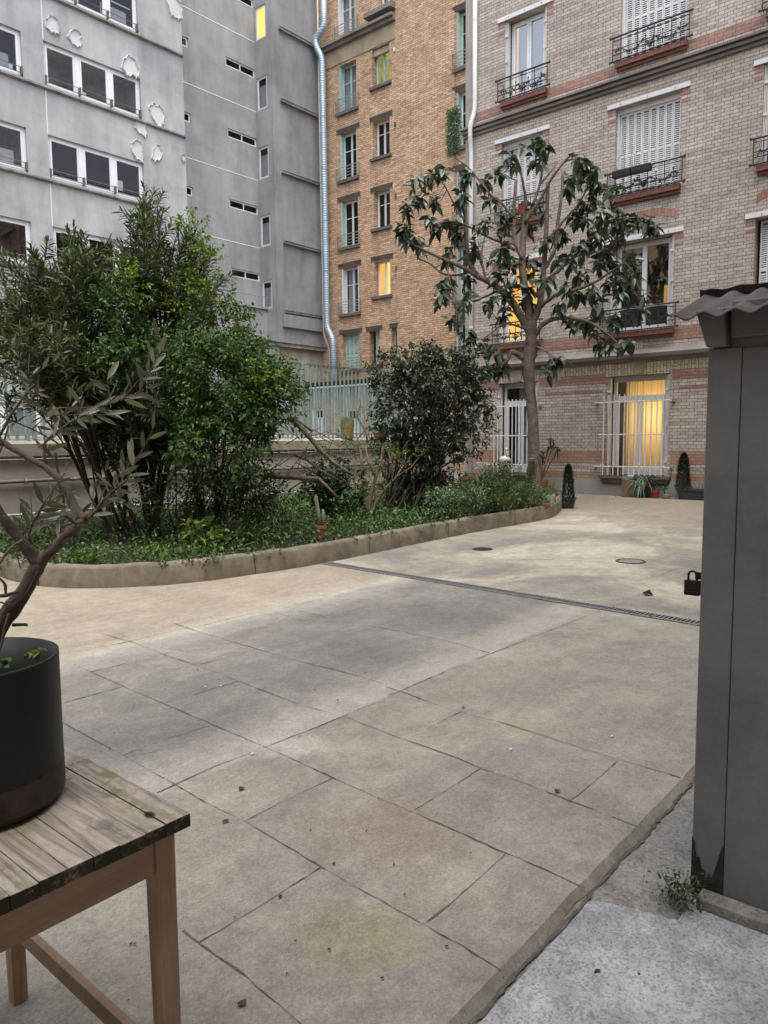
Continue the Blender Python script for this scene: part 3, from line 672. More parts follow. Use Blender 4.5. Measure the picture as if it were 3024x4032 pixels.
for i, (u0, u1, z0, z1) in enumerate(Q):
    if i == 4: leafshutter(tb, mt, u0, u1-.2, z0, z1, .2, M['lightgreen'], 2, .06)
    else: window(tb, mt, u0+.02, u1-.02, z0, z1, .24, M['mint'] if i == 0 else M['whiteframe'], ((0, .49), (.51, 1)), bar=[z0+(z1-z0)*.66], room={0: 'litgreen', 3: 'litorange'}.get(i, 'dark'), curtain=[(0, .5, 'lityellow', 0, 1)] if i == 3 else ([(0, 1, 'curtain', 0, 1)] if i == 5 else None), roomd=.3, glass='glass')
    tsill(u0, u1, z0, tb)
    if 0 < i < 5: tlintel(u0, u1, z1, tb)
window(tb, mt, *S5[0], .2, M['panelwhite'], ((0, 1),), fw=.03, inner=.02); tlintel(19.95, 20.15, 6.06, tb)
b = MB(); b.mbox(mt, 20.24, 21.1, 17.05, 17.3, .06, .2); b.build('roller_box', M['band'], tb)
for i, (u0, u1, z0, z1) in enumerate(R3):
    window(tb, mt, u0, u1-.05, z0, z1, .24, M['whiteframe'] if i else M['lightgreen'], ((0, .49), (.51, 1)), bar=[z0+(z1-z0)*.64])
    sideshut(tb, mt, u0, u1, z0, z1, M['lightgreen'], side=1); tguard(u0-.1, u1+.14, z0+.02, z0+.55, tb); tsill(u0, u1, z0, tb); tlintel(u0, u1, z1, tb)
b = MB(); b.mbox(mt, 19.86, 24.0, 18.0, 18.14, -.18, -.001); b.mbox(mt, 19.86, 24.0, 18.14, 18.25, -.30, -.001); b.build('cornice', M['cornice'], tb)
b = MB(); b.mbox(mt, 19.86, 24.0, 17.35, 17.99, -.03, -.001); b.build('concrete_band', M['band'], tb)
b = MB(); b.mbox(mt, 19.86, 21.3, 18.45, 18.62, -.34, -.001); b.build('sill_box', M['cornice'], tb)
for z in (16.93, 14.09, 11.33, 8.46):
    b = MB(); b.mbox(mt, 19.88, 19.96, z-.07, z+.07, -.06, -.001); b.build('vent', M['lintel'] if z < 16 else M['white'], tb)

# climbing plant on the narrow window edge, blue duct, beige pipe
def pipe(name, pts, r, m, label, cat='pipe', n=12, rings=True, group=None):
    b = MB(); b.tube(pts, r, n)
    base = Vector(pts[-1]); t = thing(name, label, cat, base, group)
    b.build('pipe', m, t, smooth=True)
    if rings:
        c = MB()
        for p, q in zip(pts[:-1], pts[1:]):
            p, q = Vector(p), Vector(q); L_ = (q-p).length; k = int(L_/2.2)
            for j in range(1, k+1):
                x = p.lerp(q, j/(k+1)); dd = (q-p).normalized()*.02; c.tube([x-dd, x+dd], r*1.1, n)
        if c.v: c.build('collar', m, t)
    return t
def smooth_path(pts, k=4):
    out = []; P = [Vector(p) for p in pts]
    for i, p in enumerate(P):
        if 0 < i < len(P)-1:
            a = p.lerp(P[i-1], min(.45, .25/(p-P[i-1]).length)); c = p.lerp(P[i+1], min(.45, .25/(p-P[i+1]).length))
            for j in range(k+1): t = j/k; out.append(a.lerp(p, t).lerp(p.lerp(c, t), t))
        else: out.append(p)
    return out
XD = 24.0
pipe('drainpipe', smooth_path([(XD, 23.50, 21), (XD, 23.50, 18.85), (XD-.1, 23.93, 18.55), (XD-.1, 23.93, 18.2), (XD, 23.66, 17.7), (XD, 23.62, 6.4), (XD, 23.26, 5.85), (XD, 23.26, 2.2)]), .135, M['duct'], 'wide pale blue ribbed duct running down the corner of the tan brick building')
pipe('drainpipe', smooth_path([(XD+.1, 23.98, 21), (XD+.1, 23.93, 6.1), (XD+.1, 23.6, 5.5), (XD+.1, 23.55, 2.2)]), .04, M['beigepipe'], 'thin beige pipe left of the wide blue duct', rings=True)

# ================================================================= TAUPE BRICK BUILDING (right)
D = 16.2; rb = thing('brick_building', 'taupe brick apartment building on the right with white shutters, iron railings and red brick bands', 'building', (D, 6, .17))
mr_ = mX(D); YC = 10.99
ROW = .069
def rz(z): return round(z/ROW)*ROW
zrows = [(.63, 2.83), (3.77, 5.71), (6.67, 8.55), (9.46, 11.30)]
cols = [(8.87, 9.98), (5.72, 7.12), (2.78, 4.17), (-.6, .6)]
OFF = [.055, .03, -.025, -.09]
H = [(c[0]+OFF[k], c[1]+OFF[k], z[0], z[1]) for c in cols for k, z in enumerate(zrows)]
wall(mr_, -4, YC, -.2, 13.5, H, .30, back=8).build('wall', M['rbrick'], rb)
def patch(y0, y1, z0, z1, mt_, name='brick_band', pr=.004, d1=-.0005):
    b = MB(); b.mbox(mr_, y0, y1, z0, z1, -pr, d1); return b.build(name, mt_, rb)
b = MB(); b.mbox(mr_, -4, YC, 0, .55, -.02, -.0006); b.build('plinth', M['plinth'], rb)
gaps = []; e = YC
for c0, c1 in cols: gaps.append((c1, e)); e = c0
gaps.append((-4, e))
def bands(z0, z1, mt_, name='brick_band', inset=0):
    z0, z1 = rz(z0), rz(z1)
    for a, c in gaps:
        if c-a > .2: patch(a+inset, c-inset, z0, z1, mt_, name)
bands(.55, .66, M['rorange']); bands(.93, 1.16, M['rorange']); bands(2.47, 2.54, M['rred'], inset=.15); bands(2.69, 2.90, M['rred'])
bands(3.55, 3.80, M['rred']); bands(9.22, 9.42, M['rred'])
for a, c in gaps: patch(a+.12, c-.12, 2.905, 3.10, M['soldier'], 'soldier_course', .006)
patch(-4, YC, rz(8.42)+.345, rz(8.42)+.414, M['rcream'], 'brick_band', .003)
# quoin render strip
b = MB(); b.mbox(mr_, YC-.30, YC+.001, .55, 8.88, -.012, -.0007); b.mbox(mr_, YC-.30, YC+.001, 9.15, 13.5, -.012, -.0007); b.build('corner_strip', M['plinth'], rb)
# cornices
b = MB(); b.mbox(mr_, -4, YC+.05, 8.92, 8.975, -.05, -.001); b.mbox(mr_, -4, YC+.08, 9.0, 9.06, -.10, -.001); b.mbox(mr_, -4, YC+.1, 9.085, 9.13, -.15, -.001)
b.mbox(mr_, -4, YC+.04, 8.975, 9.0, -.03, -.001); b.mbox(mr_, -4, YC+.04, 9.06, 9.085, -.07, -.001); b.build('cornice', M['cornice'], rb)
b = MB()
b.add([mr_(u, z, d) for u in (-4, YC+.05) for (z, d) in ((3.12, -.001), (3.12, -.05), (3.19, -.06), (3.20, -.17), (3.27, -.19), (3.41, -.001))],
      [(i, (i+1) % 6, 6+(i+1) % 6, 6+i) for i in range(6)]+[tuple(range(6)), tuple(range(6, 12))[::-1]]); b.build('cornice', M['cornice'], rb)
# lintel over ground windows: soldier fan with keystone
def fan(y0, y1, z0, z1):
    b = MB(); b.add([mr_(y, z, d) for d in (-.02, -.0008) for (y, z) in ((y0-.02, z0), (y1+.02, z0), (y1+.10, z1), (y0-.10, z1))], [(0, 1, 2, 3), (4, 7, 6, 5), (0, 4, 5, 1), (1, 5, 6, 2), (2, 6, 7, 3), (3, 7, 4, 0)]); b.build('window_arch', M['soldier'], rb)
    c = (y0+y1)/2-.04; b = MB(); b.add([mr_(y, z, d) for d in (-.05, -.021) for (y, z) in ((c-.09, z0+.03), (c+.09, z0+.03), (c+.14, z1+.02), (c-.14, z1+.02))], [(0, 1, 2, 3), (4, 7, 6, 5), (0, 4, 5, 1), (1, 5, 6, 2), (2, 6, 7, 3), (3, 7, 4, 0)]); b.build('keystone', M['band'], rb)
for c0, c1 in cols: fan(c0+OFF[0], c1+OFF[0], 2.835, 3.10)
def arch(y0, y1, z0, rise=.16, th=.16):
    b = MB(); n = 14; vs = []
    for i in range(n+1):
        t = i/n; y = y0+(y1-y0)*t; z = z0+rise*4*t*(1-t)
        vs += [mr_(y, z, -.006), mr_(y, z+th, -.006), mr_(y, z, -.0008), mr_(y, z+th, -.0008)]
    b.add(vs, [(4*i, 4*i+4, 4*i+5, 4*i+1) for i in range(n)]+[(4*i+1, 4*i+5, 4*i+7, 4*i+3) for i in range(n)]+[(4*i, 4*i+2, 4*i+6, 4*i+4) for i in range(n)]); b.build('relieving_arch', M['redsoldier'], rb)
for c0, c1 in cols: arch(c0-.02, c1+.02, 6.0)
# lintels, red quoins, sills
for ci, (c0, c1) in enumerate(cols):
    for k, (z0, z1) in enumerate(zrows):
        c0, c1 = cols[ci][0]+OFF[k], cols[ci][1]+OFF[k]
        if k:
            b = MB(); b.mbox(mr_, c0-.18, c1+.18, z1+.01, z1+.105, -.03, -.001); o = b.build('lintel', M['white'], rb, bevel=.004)
            b = MB()
            for q in (c0+.12, (c0+c1)/2, c1-.12): b.ball(mr_(q, z1+.06, -.034), .016, 6)
            b.build('bolt', M['grayiron'], o)
            for (p, q) in ((c0-.17, c0), (c1, c1+.17)):
                for zt, zb in ((z1, z1-.138), (z1-.207, z1-.276)): patch(p, q, zb, zt, M['rred'], 'brick_quoin', .0035)
            b = MB(); w = .055
            n = int((c1-c0+.1)/.06)
            for j in range(n):
                y = c0-.05+j*(c1-c0+.1)/n; b.mbox(mr_, y+.002, y+(c1-c0+.1)/n-.002, z0-.11, z0-.0, -.12, .12)
            b.mbox(mr_, c0-.04, c1+.04, z0-.17, z0-.112, -.07, -.001); b.build('brick_sill', M['redtile'], rb)
        else:
            b = MB(); b.mbox(mr_, c0-.10, c1+.10, z0-.06, z0, -.16, .1); b.mbox(mr_, c0-.06, c1+.06, z0-.15, z0-.06, -.10, -.001); b.mbox(mr_, c0-.03, c1+.03, z0-.2, z0-.15, -.06, -.001); b.build('sill', M['lintel'], rb)
# wrought iron railings
def railing(c0, c1, z0, H_=.52, seed=1):
    d = -.13; a, c = c0-.10, c1+.10; b = MB(); r = random.Random(seed)
    def P(u, z): return mr_(u, z, d)
    b.tube([P(a-.05, z0+H_), P(c+.05, z0+H_)], .019, 6); b.tube([P(a-.05, z0+.04), P(c+.05, z0+.04)], .015, 6)
    for zz in (z0+H_-.07,): b.tube([P(a, zz), P(c, zz)], .0095, 5)
    for zz in (z0+.17, z0+.27): b.tube([P(a, zz), P(c, zz)], .0095, 5)
    for e_ in (a, c):
        b.tube([P(e_, z0+.04), P(e_, z0+H_)], .011, 6)
        for zz in (z0+.04, z0+H_): b.ball(P(e_-.05 if e_ == a else e_+.05, zz), .03, 6); b.tube([P(e_, zz), mr_(e_, zz, .0)], .008, 4)
    n = int((c-a)/.16)
    for j in range(1, n):
        u = a+(c-a)*j/n
        if j % 2 == 0: b.tube([P(u, z0+.04), P(u, z0+H_)], .0105, 5)
        else:
            b.tube([P(u, z0+.10), P(u, z0+.34)], .009, 5); b.ball(P(u, z0+.35), .02, 6); b.ball(P(u, z0+.10), .018, 6)
    mid = (a+c)/2
    for s in (-1, 1):            # scrolling garland with leaves
        path = [P(mid+s*t*(c-a)*.46, z0+.20+.06*sin(t*9)) for t in np.linspace(0.02, 1, 18)]; b.tube(path, .009, 4)
        for t in np.linspace(.06, .98, 15):
            u = mid+s*t*(c-a)*.46; zz = z0+.20+.06*sin(t*9); b.ball(P(u+r.uniform(-.02, .02), zz+r.uniform(-.045, .05)), r.uniform(.018, .033), 5, (.35, 1, r.uniform(.8, 1.6)))
    for k in range(9): b.ball(P(mid+r.uniform(-.09, .09), z0+H_-.045+r.uniform(-.04, .01)), .017, 5, (.4, 1.2, .8))
    for k in range(7):
        an = -.9+k*.3; b.tube([P(mid, z0+.09), P(mid+.13*sin(an), z0+.12+.12*cos(an))], .009, 4)
    return b.build('iron_railing', M['darkiron'], rb)
for ci, (c0, c1) in enumerate(cols[:3]):
    for k in (1, 2, 3): railing(c0+OFF[k], c1+OFF[k], zrows[k][0]-.02, seed=ci*7+k)
# windows of the taupe building
WF = M['whiteframe']
def side_frames(c0, c1, z0, z1, d=.03):
    for s in (0, 1):
        b = MB(); u = c1 if s else c0; sg = -1 if s else 1
        for k in range(3):
            p, q = sorted((u+sg*(.006+.026*k), u+sg*(.024+.026*k))); b.mbox(mr_, p, q, z0+.01, z1-.01, d+.012*k, d+.10+.012*k)
        for zz in (z0+.3, (z0+z1)/2, z1-.35): b.mbox(mr_, min(u, u+sg*.09), max(u, u+sg*.09), zz, zz+.05, d-.012, d-.001)
        b.build('folded_shutter', M['whitemetal'], rb)
# ground: right, lit
def gwin(c0, c1, room, curtain, glass='glass'):
    c0 += OFF[0]; c1 += OFF[0]
    z0, z1 = zrows[0]
    o = window(rb, mr_, c0+.09, c1-.09, z0+.02, z1-.02, .20, WF, ((0, .485), (.515, 1)), fw=.07, transom=2.37, inner=.055, room=room, curtain=curtain, roomd=1.0, glass=glass)
    b = MB(); b.mbox(mr_, c0+.09, c1-.09, z1-.12, z1-.0, .19, .25); b.build('roller_box', M['panelwhite'], o)
    side_frames(c0, c1, z0, z1)
gwin(5.72, 7.12, 'dark', [(0, .80, 'ambercurtain', .02, .98)])
gwin(8.87, 9.98, 'dark', [(.20, .62, 'curtain', 0, .98)]); gwin(2.78, 4.17, 'dark', [(0, .9, 'curtain', 0, 1)])
lm = bpy.data.lights.new('room_lamp', 'POINT'); lm.energy = 24; lm.color = (1, .72, .33); lm.shadow_soft_size = .06
lo = bpy.data.objects.new('room_lamp', lm); C.collection.objects.link(lo); lo.location = (D+.20+.85, 6.2, 1.95)
tag(lo, 'warm ceiling lamp glowing behind the amber curtain of the ground floor window', 'lamp')
# guard bars
def guard(c0, c1, n):
    c0 += .07; c1 += .07
    b = MB(); d = -.14; a, c = c0+.055, c1-.025
    for zz, e0, e1 in ((2.255, .25, .10), (1.54, .05, -.02), (.83, .25, .12)): b.tube([mr_(c0+.02-e0*.55, zz, d), mr_(c1+.06+e0*.55, zz, d)], .016, 6)
    for j in range(n):
        u = a+(c-a)*j/(n-1); b.tube([mr_(u, .64, d-.012), mr_(u, 2.42, d-.012)], .0145, 6)
    o = b.build('window_bars', M['whitemetal'], rb)
    b = MB()
    for zz in (2.255, .83):
        for u in (c0-.12, c1+.20): b.tube([mr_(u, zz, d), mr_(u, zz, -.001)], .012, 6); b.mbox(mr_, u-.035, u+.035, zz-.035, zz+.035, -.05, -.002)
    b.build('wall_bracket', M['grayiron'], o)
guard(5.72, 7.12, 12); guard(8.87, 9.98, 11); guard(2.78, 4.17, 12)
# first floor
z0, z1 = zrows[1]
o = window(rb, mr_, 5.83, 7.07, z0+.02, z1-.02, .2, WF, ((0, .5), (.5, 1)), fw=.05, room='darkwarm', curtain=[(.0, .18, 'litamber', .0, .5)], inner=.05, glass='glassb', roomd=.8)
b = MB(); b.mbox(mr_, 5.90, 6.41, z0+.10, z0+.52, .205, .211); b.mbox(mr_, 6.49, 7.00, z0+.10, z0+.52, .205, .211); b.build('lower_panel', M['blackpot'], o)
b = MB(); b.mbox(mr_, 5.88, 7.02, z0+.53, z0+.57, .185, .21); b.build('cross_bar', WF, o)
side_frames(5.75, 7.15, z0, z1)
window(rb, mr_, 8.96, 9.95, z0+.02, z1-.02, .2, WF, ((0, .5), (.5, 1)), fw=.05, room='litamber', inner=.05, roomd=.4); side_frames(8.90, 10.01, z0, z1)
leafshutter(rb, mr_, 2.87, 4.14, z0+.02, z1-.02, .18, M['white'], 8, .042)
# second floor
z0, z1 = zrows[2]
for c0, c1 in cols[:2]:
    c0 += OFF[2]; c1 += OFF[2]
    leafshutter(rb, mr_, c0+.05, c1-.05, z0+.02, z1-.10, .16, M['white'], 8 if c1-c0 > 1.3 else 6, .042)
    b = MB(); b.mbox(mr_, c1-.05, c1-.002, z0, z1-.002, .10, .25); b.mbox(mr_, c0+.002, c0+.05, z0, z1-.002, .10, .25); b.mbox(mr_, c0+.05, c1-.05, z1-.1, z1-.003, .12, .25); b.build('shutter_frame', M['white'], rb)
window(rb, mr_, 2.81, 4.05, z0+.02, z1-.02, .2, WF, ((0, .5), (.5, 1)), curtain=[(.3, 1, 'curtain', 0, 1)], inner=.05); side_frames(2.755, 4.145, z0, z1)
# third floor
z0, z1 = zrows[3]
o = window(rb, mr_, 8.86, 9.81, z0+.02, z1-.02, .2, WF, ((0, .5), (.5, 1)), fw=.05, room='darkwarm', inner=.055, glass='glassb', curtain=[(.86, 1, 'litamber', 0, 1), (.04, .8, 'curtain', .0, .97)], roomd=.5); side_frames(8.78, 9.89, z0, z1)
leafshutter(rb, mr_, 5.69, 6.97, z0+.02, z1-.05, .16, M['white'], 8, .042)
b = MB(); b.mbox(mr_, 6.97, 7.028, z0, z1, .1, .25); b.mbox(mr_, 5.632, 5.69, z0, z1, .1, .25); b.build('shutter_frame', M['white'], rb)
window(rb, mr_, 2.75, 3.99, z0+.02, z1-.02, .2, WF, ((0, .5), (.5, 1)), curtain=[(.0, 1, 'curtain', 0, 1)], inner=.05)
# vent tiles
for (u, z, s) in ((6.45, 6.37, .11), (6.52, 3.46, .13)):
    b = MB(); b.mbox(mr_, u-s, u+s, z-.065, z+.065, -.008, -.001)
    o = b.build('vent_tile', M['chip'], rb); h_ = MB()
    for i in range(6):
        for j in range(3): h_.mbox(mr_, u-s*.8+i*s*.3, u-s*.8+i*s*.3+.016, z-.045+j*.035, z-.045+j*.035+.018, -.0095, -.008)
    h_.build('vent_hole', M['dark'], o)
PX = D-.07
pipe('drainpipe', smooth_path([(PX, 10.68, 13.5), (PX, 10.68, 9.45), (PX-.09, 10.74, 9.2), (PX-.09, 10.76, 8.9), (PX, 10.78, 8.6), (PX, 10.78, .2)]), .055, M['white'], 'white painted drainpipe on the left end of the taupe brick facade')

# buildings closing the courtyard behind and left of the viewer (seen in window reflections, and they shade the court)
for nm, lab, box_, wins in (('brick_building', 'brown brick building closing the courtyard behind the viewer', (-14, 16.19, -9, -1.2, -.1, 13), 'y'), ('brick_building', 'brown brick building closing the courtyard on the far left', (-22, -13, -9, 40, -.1, 14), 'x')):
    t = thing(nm, lab, 'building', (box_[0], box_[2], 0)); b = MB(); b.box(*box_); b.build('wall', M['tbrick'], t)
    for zz in (1.2, 4.2, 7.2, 10.2):
        for q in range(8):
            b = MB()
            if wins == 'y': x = -12+q*3.5; b.box(x, x+1.3, -1.22, -1.201, zz, zz+1.7)
            else: y = -6+q*5.2; b.box(-13.0+.001, -12.98, y, y+1.5, zz, zz+1.8)
            b.build('window', M['dark'], t)

# ================================================================= RETAINING WALL, FENCES, ANNEX
W = 11.3
rw = thing('retaining_wall', 'pale rendered garden wall with mossy sloping coping and pipes, behind the planting bed', 'wall', (9, W, 0))
b = MB(); b.box(-14, 16.1, W, W+.32, -.1, 1.40); b.box(-14, 16.1, W-.03, W+.0, -.1, .17); b.build('wall', M['wallplaster'], rw)
b = MB(); b.add([(x, y, z) for x in (-14, 16.15) for (y, z) in ((W-.07, 1.29), (W-.07, 1.47), (W+.36, 1.59), (W+.36, 1.29))], [(0, 1, 5, 4), (1, 2, 6, 5), (2, 3, 7, 6), (3, 0, 4, 7), (0, 3, 2, 1), (4, 5, 6, 7)]); b.build('coping', M['coping'], rw)
for z, r_, mm in ((.92, .028, 'plank'), (.43, .014, 'white'), (1.24, .012, 'grayiron')):
    b = MB(); b.tube([(-6, W-.06, z), (15.5, W-.06, z-.0)], r_, 8); o = b.build('wall_pipe', M[mm], rw, smooth=True)
    b = MB()
    for k in range(24):
        x = -4+k*.75; b.tube([(x-.012, W-.06, z), (x+.012, W-.06, z)], r_*1.5, 8); b.box(x-.01, x+.01, W-.07, W-.031, z-.03, z+.05)
    b.build('clip', M['grayiron'], o)
fe = thing('metal_fence', 'tall grey-green vertical bar fence standing on the garden wall', 'fence', (9, W+.12, 1.5))
yf = W+.12; fz0, fz1 = 1.52, 3.08
posts = [-9.2+1.0*0, -6.8, -4.4, -2.0, .4, 2.75, 5.2, 8.02, 10.88, 13.6, 16.0]
for i, px in enumerate(posts):
    for s in (-.055, .055):
        b = MB(); b.box(px+s-.025, px+s+.025, yf-.03, yf+.03, fz0, fz1+.04); b.build('post', M['fence'], fe)
for a, c in zip(posts[:-1], posts[1:]):
    b = MB(); b.box(a+.081, c-.081, yf-.028, yf+.028, fz1-.035, fz1); b.build('top_rail', M['fence_top'], fe)
    b = MB(); b.box(a+.081, c-.081, yf-.02, yf+.02, fz0+.08, fz0+.11); n = int((c-a-.16)/.123)
    for j in range(1, n): x = a+.08+(c-a-.16)*j/n; b.box(x-.016, x+.016, yf-.011, yf+.011, fz0, fz1-.036)
    b.build('bars', M['fence'], fe)
f2 = thing('metal_fence', 'lower bar fence running away from the garden wall towards the far building', 'fence', (16.45, 14, 1.5))
b = MB(); X2 = 16.45
for j in range(62): y = W+.5+j*.125; b.box(X2-.011, X2+.011, y-.014, y+.014, 1.5, 3.06)
b.build('bars', M['fence'], f2)
b = MB(); b.box(X2-.025, X2+.025, W+.42, 19.2, 3.061, 3.10); b.build('top_rail', M['lightgreen'], f2)
for y in (W+.46, 14.4, 16.8, 19.1): b = MB(); b.box(X2-.03, X2+.03, y-.055, y+.0, 1.45, 3.13); b.build('post', M['fence'], f2)
b = MB(); b.box(16.2, 16.7, W+.40, 19.3, -.1, 1.46); b.build('wall', M['wallplaster'], thing('garden_wall', 'low rendered wall carrying the lower bar fence behind the garden wall', 'wall', (16.45, 15, 0)))
# annex in front of the tan building
an = thing('annex', 'single storey annex with dark flat roof edge and pale blue doors, behind the fences', 'building', (24, 22, 0))
ma = mX(23.4)
hd = [(23.28, 24.25, .6, 2.88), (21.1, 22.0, 1.0, 2.80), (17.6, 19.0, 1.2, 2.8), (19.6, 20.5, 1.0, 2.8)]
b = wall(ma, 14.0, 24.19, -.2, 3.75, [(h[0], min(h[1], 24.1), h[2], h[3]) for h in hd], .1, back=.9); b.build('wall', M['tbrick'], an)
b = MB(); b.mbox(ma, 14.0, 24.15, 2.95, 3.72, -.01, -.001); b.build('rendered_band', M['gray2'], an)
b = MB(); b.mbox(ma, 14.0, 24.17, 3.76, 3.95, -.25, .85); b.build('roof_edge', M['tar'], an)
for i, h in enumerate(hd):
    b = MB(); u1 = min(h[1], 24.1); b.mbox(ma, h[0], u1, h[2], h[3], .06, .09); o = b.build('door', M['doorblue'], an)
    g = MB(); g.mbox(ma, h[0]+.12, u1-.12, h[3]-.42, h[3]-.13, .052, .0595); g.build('door_glazing', M['dark'], o)
# white kiosk-like band in the lane seen under the left shrubs
# ================================================================= PLANTING BED
kp = [(0, 2270), (60, 2290), (200, 2312), (400, 2316), (700, 2300), (1000, 2262), (1300, 2213), (1600, 2150), (1900, 2090), (2100, 2055), (2180, 2035), (2212, 2005), (2214, 1985)]
K = [tuple(G(*p)[:2]) for p in kp]
K = [(3.75, 10.6), (3.55, 9.6)]+K+[(14.15, 7.7), (14.2, 8.8), (14.0, 10.4)]
def catmull(P, k=6):
    P = [np.array(p, float) for p in P]; out = []
    for i in range(len(P)-1):
        a = P[max(i-1, 0)]; b_ = P[i]; c = P[i+1]; d = P[min(i+2, len(P)-1)]
        for j in range(k):
            t = j/k; out.append(.5*((2*b_)+(-a+c)*t+(2*a-5*b_+4*c-d)*t*t+(-a+3*b_-3*c+d)*t**3))
    out.append(P[-1]); return out
KC = catmull(K, 6)
KH = .225; prof = [(0, -.03), (.004, KH-.03), (.02, KH-.006), (.05, KH+.004), (.11, KH+.002), (.14, KH-.02), (.145, 0)]
kb = MB(); nk = len(KC); vs = []
rk = random.Random(2)
for i, p in enumerate(KC):
    t = KC[min(i+1, nk-1)]-KC[max(i-1, 0)]; t /= np.linalg.norm(t); nn = np.array([-t[1], t[0]])
    jz = rk.uniform(-.009, .007)
    for (o_, z) in prof: q = p+nn*(o_); vs.append((q[0], q[1], gz(q[0])+z+(jz if z > .1 else 0)))
m_ = len(prof)
kb.add(vs, [(i*m_+j, i*m_+j+1, (i+1)*m_+j+1, (i+1)*m_+j) for i in range(nk-1) for j in range(m_-1)])
tag(kb.build('planter_kerb', M['kerb'], smooth=True), 'low curved brown concrete kerb edging the planting bed', 'kerb')
inner = []
for i, p in enumerate(KC):
    t = KC[min(i+1, nk-1)]-KC[max(i-1, 0)]; t /= np.linalg.norm(t); inner.append(tuple(p+np.array([-t[1], t[0]])*.10))
poly = inner+[(14.0, 11.27), (3.9, 11.27)]
sheet('planting_soil', poly, .165, M['soil'])
PA = np.array(poly)
def inside(P):
    x, y = P[:, 0], P[:, 1]; r = np.zeros(len(P), bool); j = len(PA)-1
    for i in range(len(PA)):
        xi, yi = PA[i]; xj, yj = PA[j]
        c = ((yi > y) != (yj > y)) & (x < (xj-xi)*(y-yi)/(yj-yi+1e-12)+xi); r ^= c; j = i
    return r

# ---------------------------------------------------------------- leaf machinery
def nrm(a): return a/(np.linalg.norm(a, axis=1, keepdims=True)+1e-9)
def leaves_mesh(name, P, Dr, L, Wd, m, parent=None, rng=None, droop=.15, fold=.25, up=None):
    """leaf blades with a folded midrib; P base points, Dr directions"""
    n = len(P); rng = rng or np.random.default_rng(0); Dr = nrm(Dr)
    ref = np.tile(np.array([0, 0, 1.0]), (n, 1)) if up is None else up
    ref = ref+rng.normal(0, .45, (n, 3)); S = np.cross(Dr, ref); S = nrm(S); U = nrm(np.cross(S, Dr))
    L = np.broadcast_to(L, (n,)).reshape(n, 1); Wd = np.broadcast_to(Wd, (n,)).reshape(n, 1)
    dn = np.array([0, 0, -1.0])
    m1_ = P+Dr*L*.30-U*0; m2_ = P+Dr*L*.68+dn*L*droop*.35; tip = P+Dr*L+dn*L*droop
    e1 = Wd*.46; e2 = Wd*.40; fo = U*Wd*fold
    V = np.stack([P, m1_+S*e1+fo, m1_, m1_-S*e1+fo, m2_+S*e2+fo, m2_, m2_-S*e2+fo, tip], axis=1).reshape(-1, 3)
    F = np.array([(0, 1, 2, 2), (0, 2, 3, 3), (1, 4, 5, 2), (2, 5, 6, 3), (4, 7, 5, 5), (5, 7, 6, 6)])
    me = bpy.data.meshes.new(name)
    off = np.array(parent_world(parent)) if parent else np.zeros(3)
    V = V-off; nf = len(F)
    tri = np.array([(0, 1, 2), (0, 2, 3), (4, 7, 5), (5, 7, 6)]); qd = np.array([(1, 4, 5, 2), (2, 5, 6, 3)])
    base = (np.arange(n)*8)[:, None]
    ti = (base[:, :, None]+tri[None]).reshape(-1); qi = (base[:, :, None]+qd[None]).reshape(-1)
    nt_, nq = n*4, n*2
    me.vertices.add(len(V)); me.vertices.foreach_set('co', V.astype(np.float32).ravel())
    me.loops.add(nt_*3+nq*4); me.loops.foreach_set('vertex_index', np.concatenate([ti, qi]).astype(np.int32))
    me.polygons.add(nt_+nq); ls = np.concatenate([np.arange(nt_)*3, nt_*3+np.arange(nq)*4]).astype(np.int32)
    me.polygons.foreach_set('loop_start', ls)
    try: me.polygons.foreach_set('loop_total', np.concatenate([np.full(nt_, 3), np.full(nq, 4)]).astype(np.int32))
    except Exception: pass
    me.update(calc_edges=True); me.validate()
    me.polygons.foreach_set('use_smooth', np.ones(len(me.polygons), bool))
    me.materials.append(m); o = bpy.data.objects.new(name, me); C.collection.objects.link(o)
    if parent: o.parent = parent
    return o
def bez(a, c, e, k=6):
    a, c, e = map(np.array, (a, c, e)); return [a*(1-t)**2+2*c*t*(1-t)+e*t*t for t in np.linspace(0, 1, k)]
def rand_dirs(n, rng, upb=0.0):
    d = rng.normal(0, 1, (n, 3)); d[:, 2] += upb; return nrm(d)
def lobes_points(lobes, n, rng, shell=.55):
    """points in a union of ellipsoids, biased to the shell; returns points and outward directions"""
    vol = np.array([l[3]*l[4]*l[5] for l in lobes])**.75; pr = vol/vol.sum(); idx = rng.choice(len(lobes), n, p=pr)
    Lb = np.array(lobes)[idx]; d = rand_dirs(n, rng); r = 1-(1-shell)*rng.random(n)**1.0*rng.random(n)*1.6; r = np.clip(r, .1, 1)+rng.normal(0, .05, n)
    return Lb[:, :3]+d*Lb[:, 3:6]*r[:, None], d
